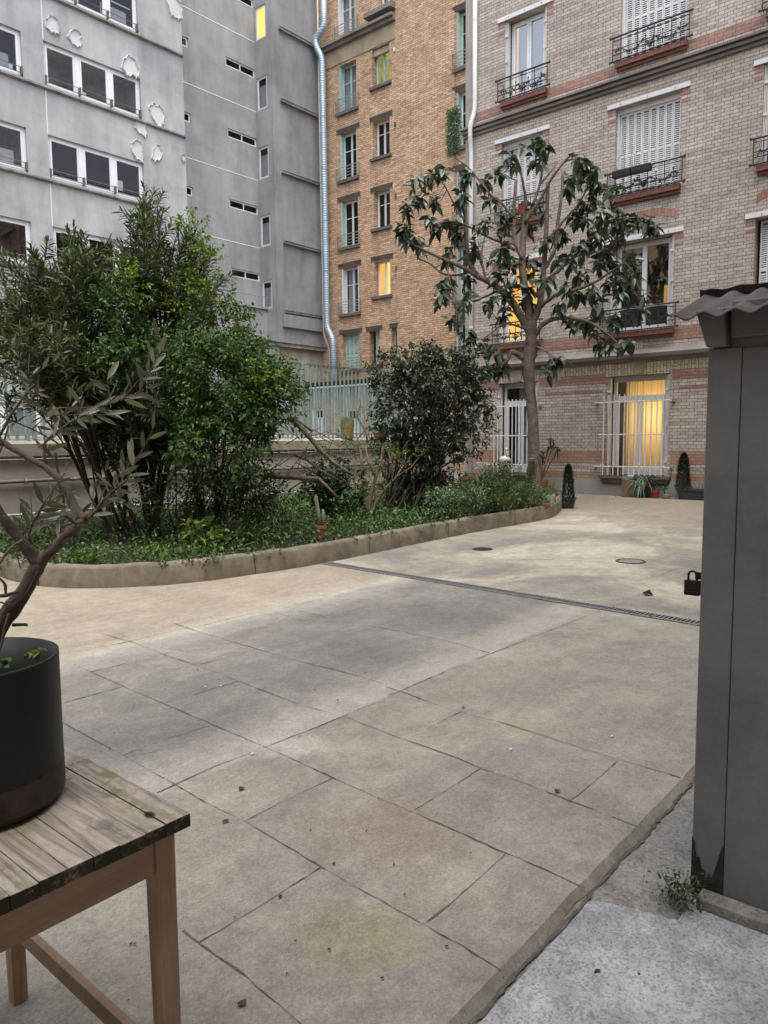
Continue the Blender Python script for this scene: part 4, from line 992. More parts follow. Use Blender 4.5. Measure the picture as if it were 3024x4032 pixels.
def twig_shrub(par, lobes, ntw, per, tl, LL, LW, leafm_, stemm, seed, upb=.5, shell=.5, droop=.12, stemrad=.003, name='foliage', spread=.8, stems=True, gate=.22):
    rng = np.random.default_rng(seed); P, d = lobes_points(lobes, ntw, rng, shell)
    ph = rng.uniform(0, 6.28, 6); fq = 6.5
    g_ = np.sin(P[:, 0]*fq+ph[0])*np.sin(P[:, 1]*fq+ph[1])+np.sin(P[:, 2]*fq*1.2+ph[2])*np.sin(P[:, 0]*fq*.6+ph[3])+.6*np.sin(P[:, 2]*15+ph[4])*np.sin(P[:, 0]*14+ph[5])
    keep = g_ > np.quantile(g_, gate); P = P[keep]+d[keep]*(g_[keep, None]*.03); d = d[keep]; ntw = len(P)
    dr = nrm(d+np.array([0, 0, upb])+rng.normal(0, .35, (ntw, 3)))
    ks = np.arange(per); base = P[:, None, :]+dr[:, None, :]*(ks[None, :, None]/per)*tl
    side = nrm(np.cross(dr, rng.normal(0, 1, (ntw, 3)))); oth = np.cross(dr, side)
    an = ks*2.4; out = side[:, None, :]*np.cos(an)[None, :, None]+oth[:, None, :]*np.sin(an)[None, :, None]
    ld = dr[:, None, :]*.55+out*spread+rng.normal(0, .15, (ntw, per, 3))
    B = base.reshape(-1, 3); Dn = ld.reshape(-1, 3); nL = len(B)
    leaves_mesh(name, B, Dn, LL*rng.uniform(.6, 1.15, nL), LW*rng.uniform(.7, 1.15, nL), leafm_, par, rng, droop)
    if stems:
        b = MB(); sel = rng.choice(ntw, min(ntw, 500), replace=False)
        for i in sel: b.tube([P[i]-dr[i]*tl*.8, P[i]+dr[i]*tl], [stemrad, stemrad*.5], 3, cap=False)
        b.build('twigs', stemm, par)
def lobe(px, py, rx, ry, d, dep=None):
    c = at(px, py, d); k = d/FPX; return (c[0], c[1], c[2], rx*k, (dep or rx)*k if dep is None else dep, ry*k)

# ---------------------------------------------------------------- oleanders
def oleander(base, tips, label, seed, LL=.155, LW=.025, nw=17):
    rng = np.random.default_rng(seed); t = thing('oleander', label, 'shrub', base, 'oleander shrubs in the planting bed'); b = MB(); LP = []; LD = []
    mains = []
    for i, (px, py, d) in enumerate(tips):
        e = at(px, py+70, d)
        if i < 9:
            s = np.array(base)+np.array([rng.normal(0, .12), rng.normal(0, .10), 0]); h = e[2]-s[2]
            c = s+np.array([(e[0]-s[0])*.45+rng.normal(0, .25), (e[1]-s[1])*.45+rng.normal(0, .25), h*.42]); path = bez(s, c, e, 12); b.tube(path, list(np.linspace(.028, .007, 12)), 6, cap=False); mains.append(path); path = path[3:]
        else:
            mp = mains[int(rng.integers(0, len(mains)))]; best = min(mains, key=lambda q: np.linalg.norm(q[6]-e)); mp = best if rng.random() < .7 else mp
            s = mp[int(rng.integers(2, 7))]
            if s[2] > e[2]-.15: s = mp[2]
            c = (s+e)/2+np.array([(e[0]-s[0])*-.1, (e[1]-s[1])*-.1, .2*abs(e[2]-s[2])]); path = bez(s, c, e, 9); b.tube(path, list(np.linspace(.012, .005, 9)), 5, cap=False)
        for sub in range(4):
            if sub == 0: q0, q1, n_ = path[5], e, nw
            else:
                k = rng.integers(3, 8); q0 = path[k]; q1 = q0+np.array([rng.normal(0, .22), rng.normal(0, .22), rng.uniform(.2, .45)]); n_ = nw//2+2
                b.tube([q0, (q0+q1)/2+rng.normal(0, .02, 3), q1], [.007, .005, .003], 4, cap=False)
            ax = q1-q0; ax /= np.linalg.norm(ax)+1e-9
            for j in range(n_):
                p = q0+(q1-q0)*(j/(n_-1))**.8; a0 = rng.uniform(0, 6.28)
                s1 = np.cross(ax, [0.3, .8, .1]); s1 /= np.linalg.norm(s1); s2 = np.cross(ax, s1); upf = .45+.9*(j/n_)
                for q in range(3):
                    an = a0+q*2.094; LP.append(p); LD.append(s1*cos(an)+s2*sin(an)+ax*upf)
    b.build('stems', M['barkdark'], t, smooth=True)
    LP = np.array(LP); LD = np.array(LD); n = len(LP)
    leaves_mesh('foliage', LP, LD, LL*rng.uniform(.65, 1.15, n), LW*rng.uniform(.8, 1.2, n), M['l_ole'], t, rng, .18, .2)
    return t
rg = np.random.default_rng(21)
def tipset(xs, ytop, n, d, ylow, seed):
    r = np.random.default_rng(seed); out = []
    for i in range(n):
        x = r.uniform(xs[0], xs[-1]); yt = np.interp(x, xs, ytop); y = yt+abs(r.normal(0, 1))*(ylow-yt)*.38; out.append((x, y, d+r.normal(0, .45)))
    return out
tC = tipset([-100, 60, 200, 260], [1180, 1200, 1250, 1350], 34, 8.6, 1560, 9)
tA = [(570, 725, 9.9), (640, 760, 9.8), (700, 800, 9.7), (510, 800, 9.9), (620, 740, 10.2), (545, 760, 9.6), (690, 870, 9.9), (760, 860, 9.9)]+tipset([280, 420, 500, 570, 690, 780, 840], [960, 900, 860, 730, 780, 880, 1000], 62, 9.9, 1500, 4)
oleander(tuple(G(590, 2110, .17)), tA+tipset([150, 300, 600], [1350, 1300, 1300], 22, 9.7, 1750, 40)+tipset([330, 500, 720], [1520, 1480, 1500], 34, 9.5, 1950, 47), 'tallest oleander with dark arching stems in front of the grey building', 5)
tB = [(290, 830, 9.4), (330, 860, 9.5), (250, 880, 9.3), (120, 900, 9.2), (60, 940, 9.0)]+tipset([-60, 60, 130, 230, 300, 380], [900, 960, 900, 930, 830, 900], 52, 9.2, 1500, 6)
oleander(tuple(G(500, 2125, .17)), tB+tC, 'shorter spreading oleander at the left edge of the planting bed', 8)
# ---------------------------------------------------------------- bright green shrub, vine
gsb = thing('leafy_shrub', 'large bright green leafy shrub bulging over the bed in front of the fence', 'shrub', tuple(G(830, 2080, .17)))
lb = [lobe(900, 1560, 190, 190, 9.0), lobe(1020, 1620, 130, 120, 9.0), lobe(790, 1440, 160, 90, 9.1), lobe(600, 1370, 120, 60, 8.9), lobe(880, 1760, 170, 150, 8.8), lobe(990, 1440, 120, 90, 9.2), lobe(450, 1230, 60, 60, 8.9), lobe(400, 1420, 80, 60, 8.8), lobe(860, 1290, 90, 120, 9.3), lobe(1085, 1540, 80, 70, 9.1), lobe(780, 1600, 120, 200, 9.4)]
lb = [(a, b2, c2, rx, max(ry, .35)*1.1, rz_) for a, b2, c2, rx, ry, rz_ in lb]
twig_shrub(gsb, lb, 2300, 8, .22, .082, .036, M['l_green'], M['barkdark'], 3, upb=.45, shell=.35, droop=.15)
twig_shrub(gsb, [lobe(x, y, rx, ry, 9.2) for x, y, rx, ry in ((620, 1990, 90, 100), (780, 1960, 130, 120), (950, 1930, 130, 110), (1060, 1960, 80, 80), (880, 2020, 160, 60))], 900, 6, .18, .05, .025, M['l_ivy'], M['barkdark'], 63, upb=.1, shell=.1, name='undergrowth')
b = MB(); bs = np.array(G(820, 2080, .17))
rs = random.Random(4)
for i in range(46):
    e = at(rs.uniform(620, 1080), rs.uniform(1500, 1800), 9.0+rs.uniform(-.4, .4)); s = bs+np.array([rs.gauss(0, .35), rs.gauss(0, .2), 0]); c = (s+e)/2+np.array([rs.gauss(0, .1), rs.gauss(0, .1), .2]); b.tube(bez(s, c, e, 6), [.009, .008, .007, .006, .005, .004], 4, cap=False)
b.build('stems', M['barkdark'], gsb)
vn = thing('climbing_vine', 'yellow-green vine scrambling up beside the tallest oleander', 'vine', tuple(G(850, 2060, .17)))
lv = [lobe(760, 950, 55, 90, 9.6), lobe(800, 1040, 55, 70, 9.6), lobe(740, 1150, 60, 90, 9.5), lobe(930, 1280, 26, 90, 9.2), lobe(950, 1360, 50, 70, 9.1), lobe(850, 1200, 40, 60, 9.3), lobe(1000, 1500, 80, 50, 8.75), lobe(1070, 1500, 60, 50, 8.75), lobe(500, 1120, 60, 50, 8.9)]
twig_shrub(vn, lv, 330, 9, .20, .055, .034, M['l_vine'], M['barkdark'], 7, upb=.2, shell=.3)
b = MB()
for px, py in ((760, 950), (930, 1220), (850, 1200), (1000, 1500)):
    s = np.array(G(850, 2060, .17)); e = at(px, py, 9.4); b.tube(bez(s, (s+e)/2+np.array([.1, 0, .5]), e, 8), list(np.linspace(.012, .004, 8)), 5, cap=False)
b.build('stems', M['barkdark'], vn)
# ---------------------------------------------------------------- laurel shrub
ls_ = thing('laurel_shrub', 'dense dark glossy laurel shrub clipped into a rounded block', 'shrub', tuple(G(1600, 2030, .17)))
dl = depth(G(1600, 2030, .17))
ll = [lobe(1690, 1500, 210, 120, dl), lobe(1600, 1560, 130, 120, dl), lobe(1790, 1560, 125, 140, dl), lobe(1700, 1640, 190, 140, dl+.1), lobe(1570, 1700, 80, 120, dl), lobe(1840, 1660, 75, 130, dl), lobe(1700, 1450, 150, 70, dl), lobe(1700, 1790, 110, 110, dl+.1), lobe(1850, 1480, 60, 70, dl), lobe(1540, 1470, 60, 70, dl), lobe(1620, 1420, 70, 50, dl), lobe(1780, 1430, 80, 55, dl), lobe(1650, 1860, 90, 90, dl+.2), lobe(1610, 1930, 60, 50, dl), lobe(1690, 1760, 130, 120, dl+.1), lobe(1600, 1800, 80, 90, dl)]
ll = [(a, b2, c2, rx*.87, .58, rz_*.96) for a, b2, c2, rx, ry, rz_ in ll]
twig_shrub(ls_, ll, 2500, 7, .13, .082, .042, M['l_laurel'], M['barkdark'], 13, upb=.3, shell=.45)
b = MB(); bs = np.array(G(1600, 2030, .17))
for i in range(34):
    s = np.array(G(rs.uniform(1500, 1660), rs.uniform(2010, 2040), .17)); e = at(s_x := rs.uniform(1520, 1860), rs.uniform(1500, 1780), dl+rs.uniform(-.3, .4)); c = (s+e)/2+np.array([rs.gauss(0, .1), rs.gauss(0, .08), .15]); b.tube(bez(s, c, e, 7), list(np.linspace(.02, .006, 7)), 5, cap=False)
b.build('stems', M['barkdark'], ls_)
# ivy mound
iv = thing('ivy_mound', 'low rounded mound of dark ivy beside the leaning trunk', 'ivy', tuple(G(1330, 2060, .17)))
di = depth(G(1330, 2060, .17))
li = [lobe(1310, 1880, 85, 80, di), lobe(1380, 1910, 60, 70, di), lobe(1250, 1940, 60, 80, di), lobe(1330, 1960, 110, 70, di)]
twig_shrub(iv, [(a, b2, c2, rx, .3, rz_) for a, b2, c2, rx, ry, rz_ in li], 700, 6, .07, .05, .045, M['l_ivy'], M['barkdark'], 15, upb=.1, shell=.6)
# leaning trunks / fallen log with bare twigs
lt = thing('leaning_branch', 'bare leaning trunk and cut branches tangled across the gap in front of the wall', 'branch', tuple(G(1240, 2070, .17)))
b = MB(); dd = 9.6
def lp(pts, r0, r1, d, n=7, j=.0): P = [at(x, y, d+(k*j)) for k, (x, y) in enumerate(pts)]; b.tube(P, list(np.linspace(r0, r1, len(P))), n)
lp([(1135, 1640), (1170, 1670), (1215, 1720), (1265, 1775), (1310, 1820), (1350, 1845), (1400, 1880)], .034, .022, dd)
lp([(1100, 1650), (1180, 1660), (1230, 1700)], .012, .018, dd)
lp([(1160, 1790), (1210, 1810), (1260, 1850), (1330, 1890)], .024, .015, dd)
lp([(1025, 1868), (1100, 1878), (1180, 1882), (1255, 1888)], .025, .028, 9.3, 8)
lp([(1255, 1888), (1180, 1900), (1140, 1930)], .015, .008, 9.3); lp([(1250, 1880), (1300, 1930), (1330, 1960)], .02, .012, 9.3)
for i in range(46):
    x, y = rs.uniform(1060, 1440), rs.uniform(1650, 1940); a_n = rs.uniform(-.6, 1.2); L_ = rs.uniform(40, 130)
    lp([(x, y), (x+L_*.5*cos(a_n)+rs.uniform(-8, 8), y-L_*.5*sin(a_n)), (x+L_*cos(a_n), y-L_*sin(a_n)+rs.uniform(-10, 10))], .006, .003, dd+rs.uniform(-.3, .3), 4)
roughen(b.build('branches', M['bark'], lt, smooth=True), .012, 8)
twig_shrub(lt, [lobe(1290, 1790, 110, 90, dd), lobe(1400, 1800, 70, 80, dd), lobe(1200, 1830, 80, 60, dd)], 60, 5, .12, .04, .022, M['l_green'], M['barkdark'], 31, shell=.1, name='shoots')
# pruned shrub
ps_ = thing('pruned_shrub', 'small pruned shrub with pale tan stems and fresh green shoots', 'shrub', tuple(G(1455, 2050, .17)))
dp = depth(G(1455, 2050, .17)); b = MB(); ends = []
for pts, r0, r1 in (([(1450, 2060), (1452, 2000), (1462, 1940), (1480, 1880), (1500, 1820), (1510, 1760)], .035, .018), ([(1455, 2050), (1480, 1980), (1510, 1930), (1560, 1880), (1590, 1830)], .032, .014), ([(1448, 2050), (1440, 1980), (1430, 1900), (1425, 1830), (1420, 1770)], .03, .014),
                    ([(1480, 1880), (1450, 1820), (1440, 1760)], .016, .01), ([(1540, 1900), (1545, 1840), (1530, 1780)], .014, .009), ([(1560, 1880), (1620, 1840), (1650, 1800)], .012, .006), ([(1430, 1900), (1400, 1850), (1390, 1800)], .013, .007), ([(1510, 1930), (1500, 1860)], .014, .01), ([(1425, 1830), (1460, 1790)], .01, .006),
                    ([(1452, 1760), (1440, 1700), (1405, 1640), (1420, 1590), (1415, 1560)], .018, .012), ([(1470, 1800), (1450, 1700), (1425, 1600)], .008, .005)):
    lp(pts, r0, r1, dp+rs.uniform(-.08, .08), 7); ends.append(pts[-1])
roughen(b.build('stems', M['barktan'], ps_, smooth=True), .010, 10)
twig_shrub(ps_, [lobe(x, y-8, 22, 26, dp) for x, y in ends[:8]]+[lobe(1430, 1760, 40, 35, dp), lobe(1570, 1780, 40, 30, dp), lobe(1500, 1840, 60, 40, dp)], 90, 6, .07, .045, .018, M['l_vine'], M['barktan'], 17, shell=.2, upb=.8)
# thin shrub between (behind the pruned one) and shoots by the wall
# ---------------------------------------------------------------- loquat tree
S9 = 3024/1659
TB = G(2112, 1968, .17); dt = depth(TB)
tree = thing('loquat_tree', 'open-crowned tree with thick brown trunk and large drooping leaves before the taupe facade', 'tree', tuple(TB))
limbs = {
 'trunk': ([(1158, 1075), (1157, 1040), (1154, 1000), (1152, 940), (1150, 890), (1146, 850), (1143, 820), (1141, 785), (1146, 755), (1148, 725), (1147, 695)], [.125, .115, .105, .10, .098, .10, .105, .125, .12, .105, .10], 0),
}
LB = [([(1150, 1062), (1145, 1030), (1150, 990)], .07, .06, -.1),
 ([(1143, 790), (1128, 772), (1112, 762), (1103, 762), (1098, 775), (1080, 792), (1060, 797), (1045, 803)], .06, .018, 0),
 ([(1146, 720), (1128, 690), (1108, 655), (1080, 625), (1050, 605), (1030, 597)], .075, .045, -.05),
 ([(1030, 597), (1000, 578), (965, 563), (925, 545), (895, 530), (878, 515)], .04, .012, -.1),
 ([(1035, 600), (1015, 570), (1008, 530), (1006, 480), (1004, 425), (1002, 400)], .04, .03, 0),
 ([(1020, 585), (985, 595), (955, 590), (925, 568), (905, 560)], .022, .010, .15),
 ([(1080, 625), (1050, 640), (1020, 650), (1000, 625)], .022, .010, .2),
 ([(1144, 700), (1138, 650), (1130, 600), (1128, 560), (1130, 520), (1135, 480), (1137, 455)], .075, .048, .05),
 ([(1128, 560), (1112, 520), (1110, 470), (1112, 420), (1115, 390)], .035, .028, .1),
 ([(1135, 480), (1152, 440), (1165, 400), (1172, 360), (1168, 320)], .034, .010, 0),
 ([(1137, 455), (1134, 420), (1128, 385), (1118, 345)], .034, .012, -.1),
 ([(1140, 470), (1170, 425), (1195, 380), (1232, 335), (1240, 330)], .028, .013, -.15),
 ([(1112, 540), (1080, 522), (1050, 510), (1010, 488), (970, 478), (940, 485)], .032, .010, -.1),
 ([(1110, 470), (1085, 440), (1060, 420), (1040, 395), (1010, 360), (980, 340)], .022, .008, .1),
 ([(1165, 400), (1190, 370), (1205, 350)], .02, .014, .1),
 ([(1150, 700), (1165, 660), (1172, 610), (1176, 560), (1180, 500), (1182, 440), (1184, 395)], .06, .030, .0),
 ([(1176, 580), (1198, 540), (1205, 480), (1212, 430), (1216, 370)], .034, .024, .15),
 ([(1150, 735), (1168, 705), (1195, 690), (1230, 688), (1270, 695), (1310, 720), (1335, 742)], .05, .010, -.2),
 ([(1165, 665), (1195, 640), (1235, 628), (1280, 612), (1315, 590), (1345, 570)], .04, .012, -.1),
 ([(1172, 615), (1205, 585), (1240, 555), (1270, 520), (1300, 495), (1335, 480), (1370, 470), (1395, 475)], .036, .008, .1),
 ([(1180, 520), (1215, 480), (1250, 440), (1270, 400), (1280, 370)], .026, .008, 0),
 ([(1240, 555), (1285, 545), (1330, 550), (1370, 590)], .018, .007, -.2),
 ([(1146, 715), (1120, 705), (1090, 700), (1060, 720), (1040, 735)], .024, .009, -.2),
 ([(1050, 605), (1040, 560), (1045, 520), (1060, 470)], .024, .010, .2),
 ([(965, 563), (970, 600), (985, 650), (985, 700)], .014, .006, -.2),
 ([(1006, 480), (980, 440), (960, 400), (935, 375)], .016, .007, -.1),
 ([(1150, 745), (1180, 760), (1200, 790)], .016, .008, -.3)]
def tp(x, y, off=0): return at(x*S9, y*S9, dt+off)
b = MB(); P = catmull([tp(x, y) for x, y in limbs['trunk'][0]], 3); rad = np.interp(np.linspace(0, 1, len(P)), np.linspace(0, 1, len(limbs['trunk'][1])), limbs['trunk'][1])
rt_ = random.Random(8); b.tube(P, [r_*1.02*(1+rt_.uniform(-.05, .08)) for r_ in rad], 14)
b.ball(tp(1134, 790), .09, 8); b.ball(tp(1150, 760), .10, 8); roughen(b.build('trunk', M['bark'], tree, smooth=True), .016, 7)
b = MB(); skel = []
for pts, r0, r1, off in LB:
    k = len(pts); P = catmull([tp(x, y, off*i/(k-1)*2.2) for i, (x, y) in enumerate(pts)], 4)
    b.tube(P, [r_*1.10*(1+rt_.uniform(-.08, .10)) for r_ in np.linspace(r0, r1, len(P))], 8); skel += P[2:]
skel = np.array(skel)
clumps = [(930, 372), (905, 395), (960, 360), (900, 425), (885, 450), (880, 490), (895, 520), (870, 500), (925, 470), (945, 500), (915, 540), (950, 640), (965, 610), (985, 690), (1000, 650), (1010, 720), (1040, 735), (1060, 745), (1010, 600), (1020, 560), (985, 520), (965, 540), (1000, 440), (1040, 400), (1075, 380), (1065, 440), (1050, 480), (1080, 470), (1075, 540), (1100, 560), (1165, 305), (1145, 320), (1180, 320), (1160, 345), (1110, 350), (1230, 345), (1255, 350), (1270, 370), (1240, 390), (1225, 410), (1280, 395), (1300, 400), (1290, 430), (1320, 410), (1265, 450), (1240, 470), (1300, 470), (1330, 480), (1290, 500), (1390, 480), (1405, 495), (1375, 470), (1350, 500), (1335, 530), (1365, 560), (1310, 540), (1275, 530), (1255, 550), (1230, 560), (1340, 590), (1375, 610), (1390, 640), (1350, 640), (1315, 610), (1300, 650), (1270, 640), (1240, 640), (1220, 610), (1200, 600), (1205, 650), (1230, 690), (1260, 700), (1285, 720), (1310, 745), (1340, 745), (1325, 700), (1290, 680), (1180, 800), (1215, 795), (1200, 560), (1190, 520), (1150, 560), (1165, 600), (1140, 620), (1100, 640), (1085, 665), (1050, 660), (1060, 790), (1075, 775), (1140, 490), (1095, 500), (1030, 520), (1160, 440), (1210, 500), (1250, 600), (1300, 580), (1330, 565), (1345, 460), (1310, 450), (1270, 480), (1290, 560), (1340, 620), (1110, 600), (970, 480), (940, 430), (1000, 385), (1150, 660), (1080, 600)]
rng = np.random.default_rng(77); LP = []; LD = []; LLn = []
def clump(c, n, s=.075, lab=1.0):
    for q in range(n):
        an = q*2.4+rng.uniform(0, .8); el = rng.uniform(-1.25, .55); LP.append(c+rng.normal(0, .035, 3)); LD.append([cos(an)*cos(el), sin(an)*cos(el), sin(el)]); LLn.append(rng.uniform(.12, .25)*lab)
for (x, y) in clumps:
    off = rng.normal(0, .38); c = tp(x+rng.normal(0, 4), y+rng.normal(0, 4), off)
    for rep in range(2):
        cc = c+rng.normal(0, .10, 3)*rep; k = skel[np.argmin(np.linalg.norm(skel-cc, axis=1))]
        mid = (k+cc)/2+rng.normal(0, .03, 3)-np.array([0, 0, .03]); b.tube([k, mid, cc], [.009, .007, .005], 4, cap=False); clump(cc, rng.integers(8, 13))
        clump((mid+cc)/2, 3)
roughen(b.build('branches', M['bark'], tree, smooth=True), .010, 9)
leaves_mesh('foliage', np.array(LP), np.array(LD), np.array(LLn), np.array(LLn)*.50, M['l_mag'], tree, rng, .30, .14)

# ---------------------------------------------------------------- ground cover (stuff)
rng = np.random.default_rng(5)
def cover(name, n, hmax, LL, LW, m, seed, xr=(3.3, 14.2), yr=(5.9, 11.3), dens=None, edge=None):
    rng = np.random.default_rng(seed); P = np.stack([rng.uniform(*xr, n), rng.uniform(*yr, n)], 1); P = P[inside(P)]
    if dens is not None: P = P[dens(P, rng)]
    k = len(P); h = rng.random(k)**1.3*hmax*(.5+.5*np.sin(P[:, 0]*2.1+P[:, 1]*1.3)**2+.2)
    B = np.stack([P[:, 0], P[:, 1], P[:, 0]*SL+.165+h], 1); d = rand_dirs(k, rng, .6)
    o = leaves_mesh(name, B, d, LL*rng.uniform(.5, 1.2, k), LW*rng.uniform(.6, 1.2, k), m, None, rng, .2); return struct(o, 'stuff')
def patchy(P, rng):
    v = np.sin(P[:, 0]*1.7+1)*np.cos(P[:, 1]*1.9)+.5*np.sin(P[:, 0]*4.1+P[:, 1]*3.3); bare = (np.hypot(P[:, 0]-5.0, P[:, 1]-8.3) < .8)
    return (rng.random(len(P)) < np.clip(.75+.4*v, .25, 1)) & ~(bare & (rng.random(len(P)) < .85))
cover('ground_cover', 52000, .20, .055, .034, M['l_ground'], 41, dens=patchy)
cover('ground_cover', 9000, .30, .16, .010, M['l_grass'], 43, dens=lambda P, r: patchy(P, r) & ((P[:, 1] < 8.2) | (P[:, 0] > 8)))
cover('leaf_litter', 5000, .03, .05, .03, M['debris'], 44)
# plants spilling over the kerb
sp = []; r5_ = np.random.default_rng(3)
for i in range(1400):
    k = r5_.integers(10, nk-14); p = KC[k]; 
    if sin(k*.9)+sin(k*.37) < .1: continue
    off = r5_.uniform(-.03, .14); t = KC[k+1]-KC[k-1]; t /= np.linalg.norm(t); q = p+np.array([-t[1], t[0]])*off; sp.append((q[0]+r5_.normal(0, .03), q[1], gz(q[0])+KH-max(0, -off)*3+r5_.uniform(-.02, .05)))
sp = np.array(sp); struct(leaves_mesh('trailing_plants', sp, rand_dirs(len(sp), r5_, .1), r5_.uniform(.03, .06, len(sp)), r5_.uniform(.018, .03, len(sp)), M['l_ground'], None, r5_), 'stuff')

# tall perennials and grass tuft by the tree
def tuft(name, label, cat, base, n, h, spread, m, wd=.012, seed=1, group=None):
    r = np.random.default_rng(seed); t = thing(name, label, cat, tuple(base), group); P = np.array(base)+np.stack([r.normal(0, .05, n), r.normal(0, .05, n), np.zeros(n)], 1)
    d = np.stack([r.normal(0, spread, n), r.normal(0, spread, n), np.ones(n)], 1); leaves_mesh('foliage', P, d, h*r.uniform(.5, 1.1, n), wd*r.uniform(.7, 1.2, n), m, t, r, .25, .3); return t
tuft('grass_tuft', 'tuft of pale dry arching grass stems left of the tree trunk', 'grass tuft', G(1975, 2015, .17), 150, .62, .5, M['l_dry'], .009, 2)
per = thing('perennial_clump', 'broad clump of fresh green perennials around the foot of the tree', 'plant', tuple(G(1990, 2010, .17)))
dq = depth(G(1990, 2010, .17))
twig_shrub(per, [lobe(1900, 1960, 110, 60, dq-.6), lobe(2000, 1920, 100, 70, dq-.2), lobe(2060, 1950, 60, 60, dq), lobe(1960, 1880, 60, 40, dq+.3), lobe(1800, 1980, 90, 40, dq-1.2)], 600, 7, .16, .065, .026, M['l_green'], M['barkdark'], 55, upb=.8, shell=.3)
sg = thing('sage_clump', 'pale grey-green sage-like clump beside the laurel stems', 'plant', tuple(G(1780, 2045, .17)))
dq = depth(G(1780, 2045, .17))
twig_shrub(sg, [lobe(1760, 1985, 80, 45, dq), lobe(1850, 1960, 70, 40, dq)], 220, 7, .12, .06, .02, M['l_sage'], M['barkdark'], 56, upb=.8, shell=.3)
tuft('lily_leaves', 'clump of strappy bright green leaves near the left kerb', 'plant', G(330, 2215, .17), 70, .26, .75, M['l_grass'], .016, 5)
tuft('spiky_plant', 'spiky dark-leaved plant standing behind the perennials near the brick facade', 'plant', G(1925, 1965, .17)+np.array([.6, .5, .1]), 60, .75, .55, M['l_ole'], .02, 6)
# broadleaf sapling between trunk and bed wall (left low corner)
sap = thing('low_seedling', 'small seedling with broad yellow-green leaves in front of the bright shrub', 'plant', tuple(G(790, 2180, .17)))
dq = depth(G(790, 2180, .17)); twig_shrub(sap, [lobe(760, 2110, 70, 35, dq), lobe(830, 2120, 50, 30, dq)], 34, 5, .12, .085, .055, M['l_vine'], M['barktan'], 58, upb=.6, shell=.2)

# ---------------------------------------------------------------- drain, manholes
dr = thing('drain_channel', 'long slotted drain channel crossing the courtyard paving', 'drain', tuple(G(1799, 2299)))
dA, dB = G(1263, 2215)[:2], G(2850, 2472)[:2]; dv = dB-dA; Ld = np.linalg.norm(dv); dv /= Ld; dn_ = np.array([-dv[1], dv[0]])
def dpt(s, o, z): p = dA+dv*s+dn_*o; return (p[0], p[1], gz(p[0])+z)
b = MB(); b.add([dpt(s, o, z) for z in (.0015,) for s, o in ((0, -.07), (Ld, -.07), (Ld, .07), (0, .07))], [(0, 1, 2, 3)]); b.build('channel', M['black'], dr)
seg = 1.0; ns = int(Ld/seg)+1
for i in range(ns):
    b = MB(); s0, s1 = i*seg+.006, min((i+1)*seg-.006, Ld)
    def bar(a, c, o0, o1): b.add([dpt(s, o, z) for z in (.002, .010) for s, o in ((a, o0), (c, o0), (c, o1), (a, o1))], [(0, 3, 2, 1), (4, 5, 6, 7), (0, 1, 5, 4), (1, 2, 6, 5), (2, 3, 7, 6), (3, 0, 4, 7)])
    bar(s0, s1, -.07, -.048); bar(s0, s1, .048, .07)
    k = int((s1-s0)/.034)
    for j in range(k+1): q = s0+(s1-s0-.012)*j/max(k, 1); bar(q, q+.014, -.048, .048)
    b.build('grate', M['grate'], dr)
def manhole(px, py, r, label, dark):
    p = G(px, py); t = thing('manhole_cover', label, 'manhole cover', tuple(p)); b = MB(); n = 28
    def ring(r0, r1, z0, z1):
        vs = []
        for j in range(n):
            an = 2*pi*j/n
            for rr_, zz in ((r0, z0), (r0, z1), (r1, z1), (r1, z0)): x = p[0]+rr_*cos(an); vs.append((x, p[1]+rr_*sin(an), gz(x)+zz))
        b.add(vs, [(4*j+k, 4*((j+1) % n)+k, 4*((j+1) % n)+(k+1) % 4, 4*j+(k+1) % 4) for j in range(n) for k in range(4)])
    ring(r*.86, r, .001, .008); b.build('rim', M['iron'], t)
    b = MB(); b.add([(p[0]+r*.85*cos(2*pi*j/n), p[1]+r*.85*sin(2*pi*j/n), gz(p[0]+r*.85*cos(2*pi*j/n))+.002) for j in range(n)], [tuple(range(n))]); b.build('lid', M['black'] if dark else M['plinth'], t)
    b = MB()
    for k in range(-3, 4):
        h = math.sqrt(max(0, (r*.82)**2-(k*r*.24)**2)); y = p[1]+k*r*.24; b.add([(p[0]+sx*h, y+sy*r*.05, gz(p[0]+sx*h)+z) for z in (.0025, .008) for sx, sy in ((-1, -1), (1, -1), (1, 1), (-1, 1))], [(4, 5, 6, 7), (0, 1, 5, 4), (1, 2, 6, 5), (2, 3, 7, 6), (3, 0, 4, 7)])
    b.build('ribs', M['iron'] if dark else M['cornice'], t)
manhole(1900, 2163, .13, 'open-slotted dark round drain cover nearest the planting kerb', True)
manhole(2483, 2211, .165, 'flush round iron cover in the paving near the drain channel', False)

# ---------------------------------------------------------------- pots and small things along the facade
def conifer(t, base, h, r, seed):
    rng = np.random.default_rng(seed); n = int(2600*h/.5*.6); z = rng.random(n)**.8; an = rng.uniform(0, 6.28, n)
    rr_ = r*(1-z)**.55*(.6+.45*rng.random(n))*1.3*(1+.22*np.sin(an*2+3*z)); P = np.array(base)+np.stack([rr_*np.cos(an), rr_*np.sin(an), z*h*.96], 1)
    d = np.stack([np.cos(an)*.6, np.sin(an)*.9, np.ones(n)*.9], 1)+rng.normal(0, .35, (n, 3)); leaves_mesh('foliage', P, d, .05, .012, M['l_con'], t, rng, 0, .2)
    b = MB(); b.tube([base, np.array(base)+[0, 0, h*.9]], [.015, .004], 5); b.build('trunk', M['barkdark'], t)
p = G(2236, 2001); t = thing('potted_conifer', 'small dark conifer in a square black pot at the tip of the planting bed', 'potted plant', tuple(p)); pk = depth(p)/FPX
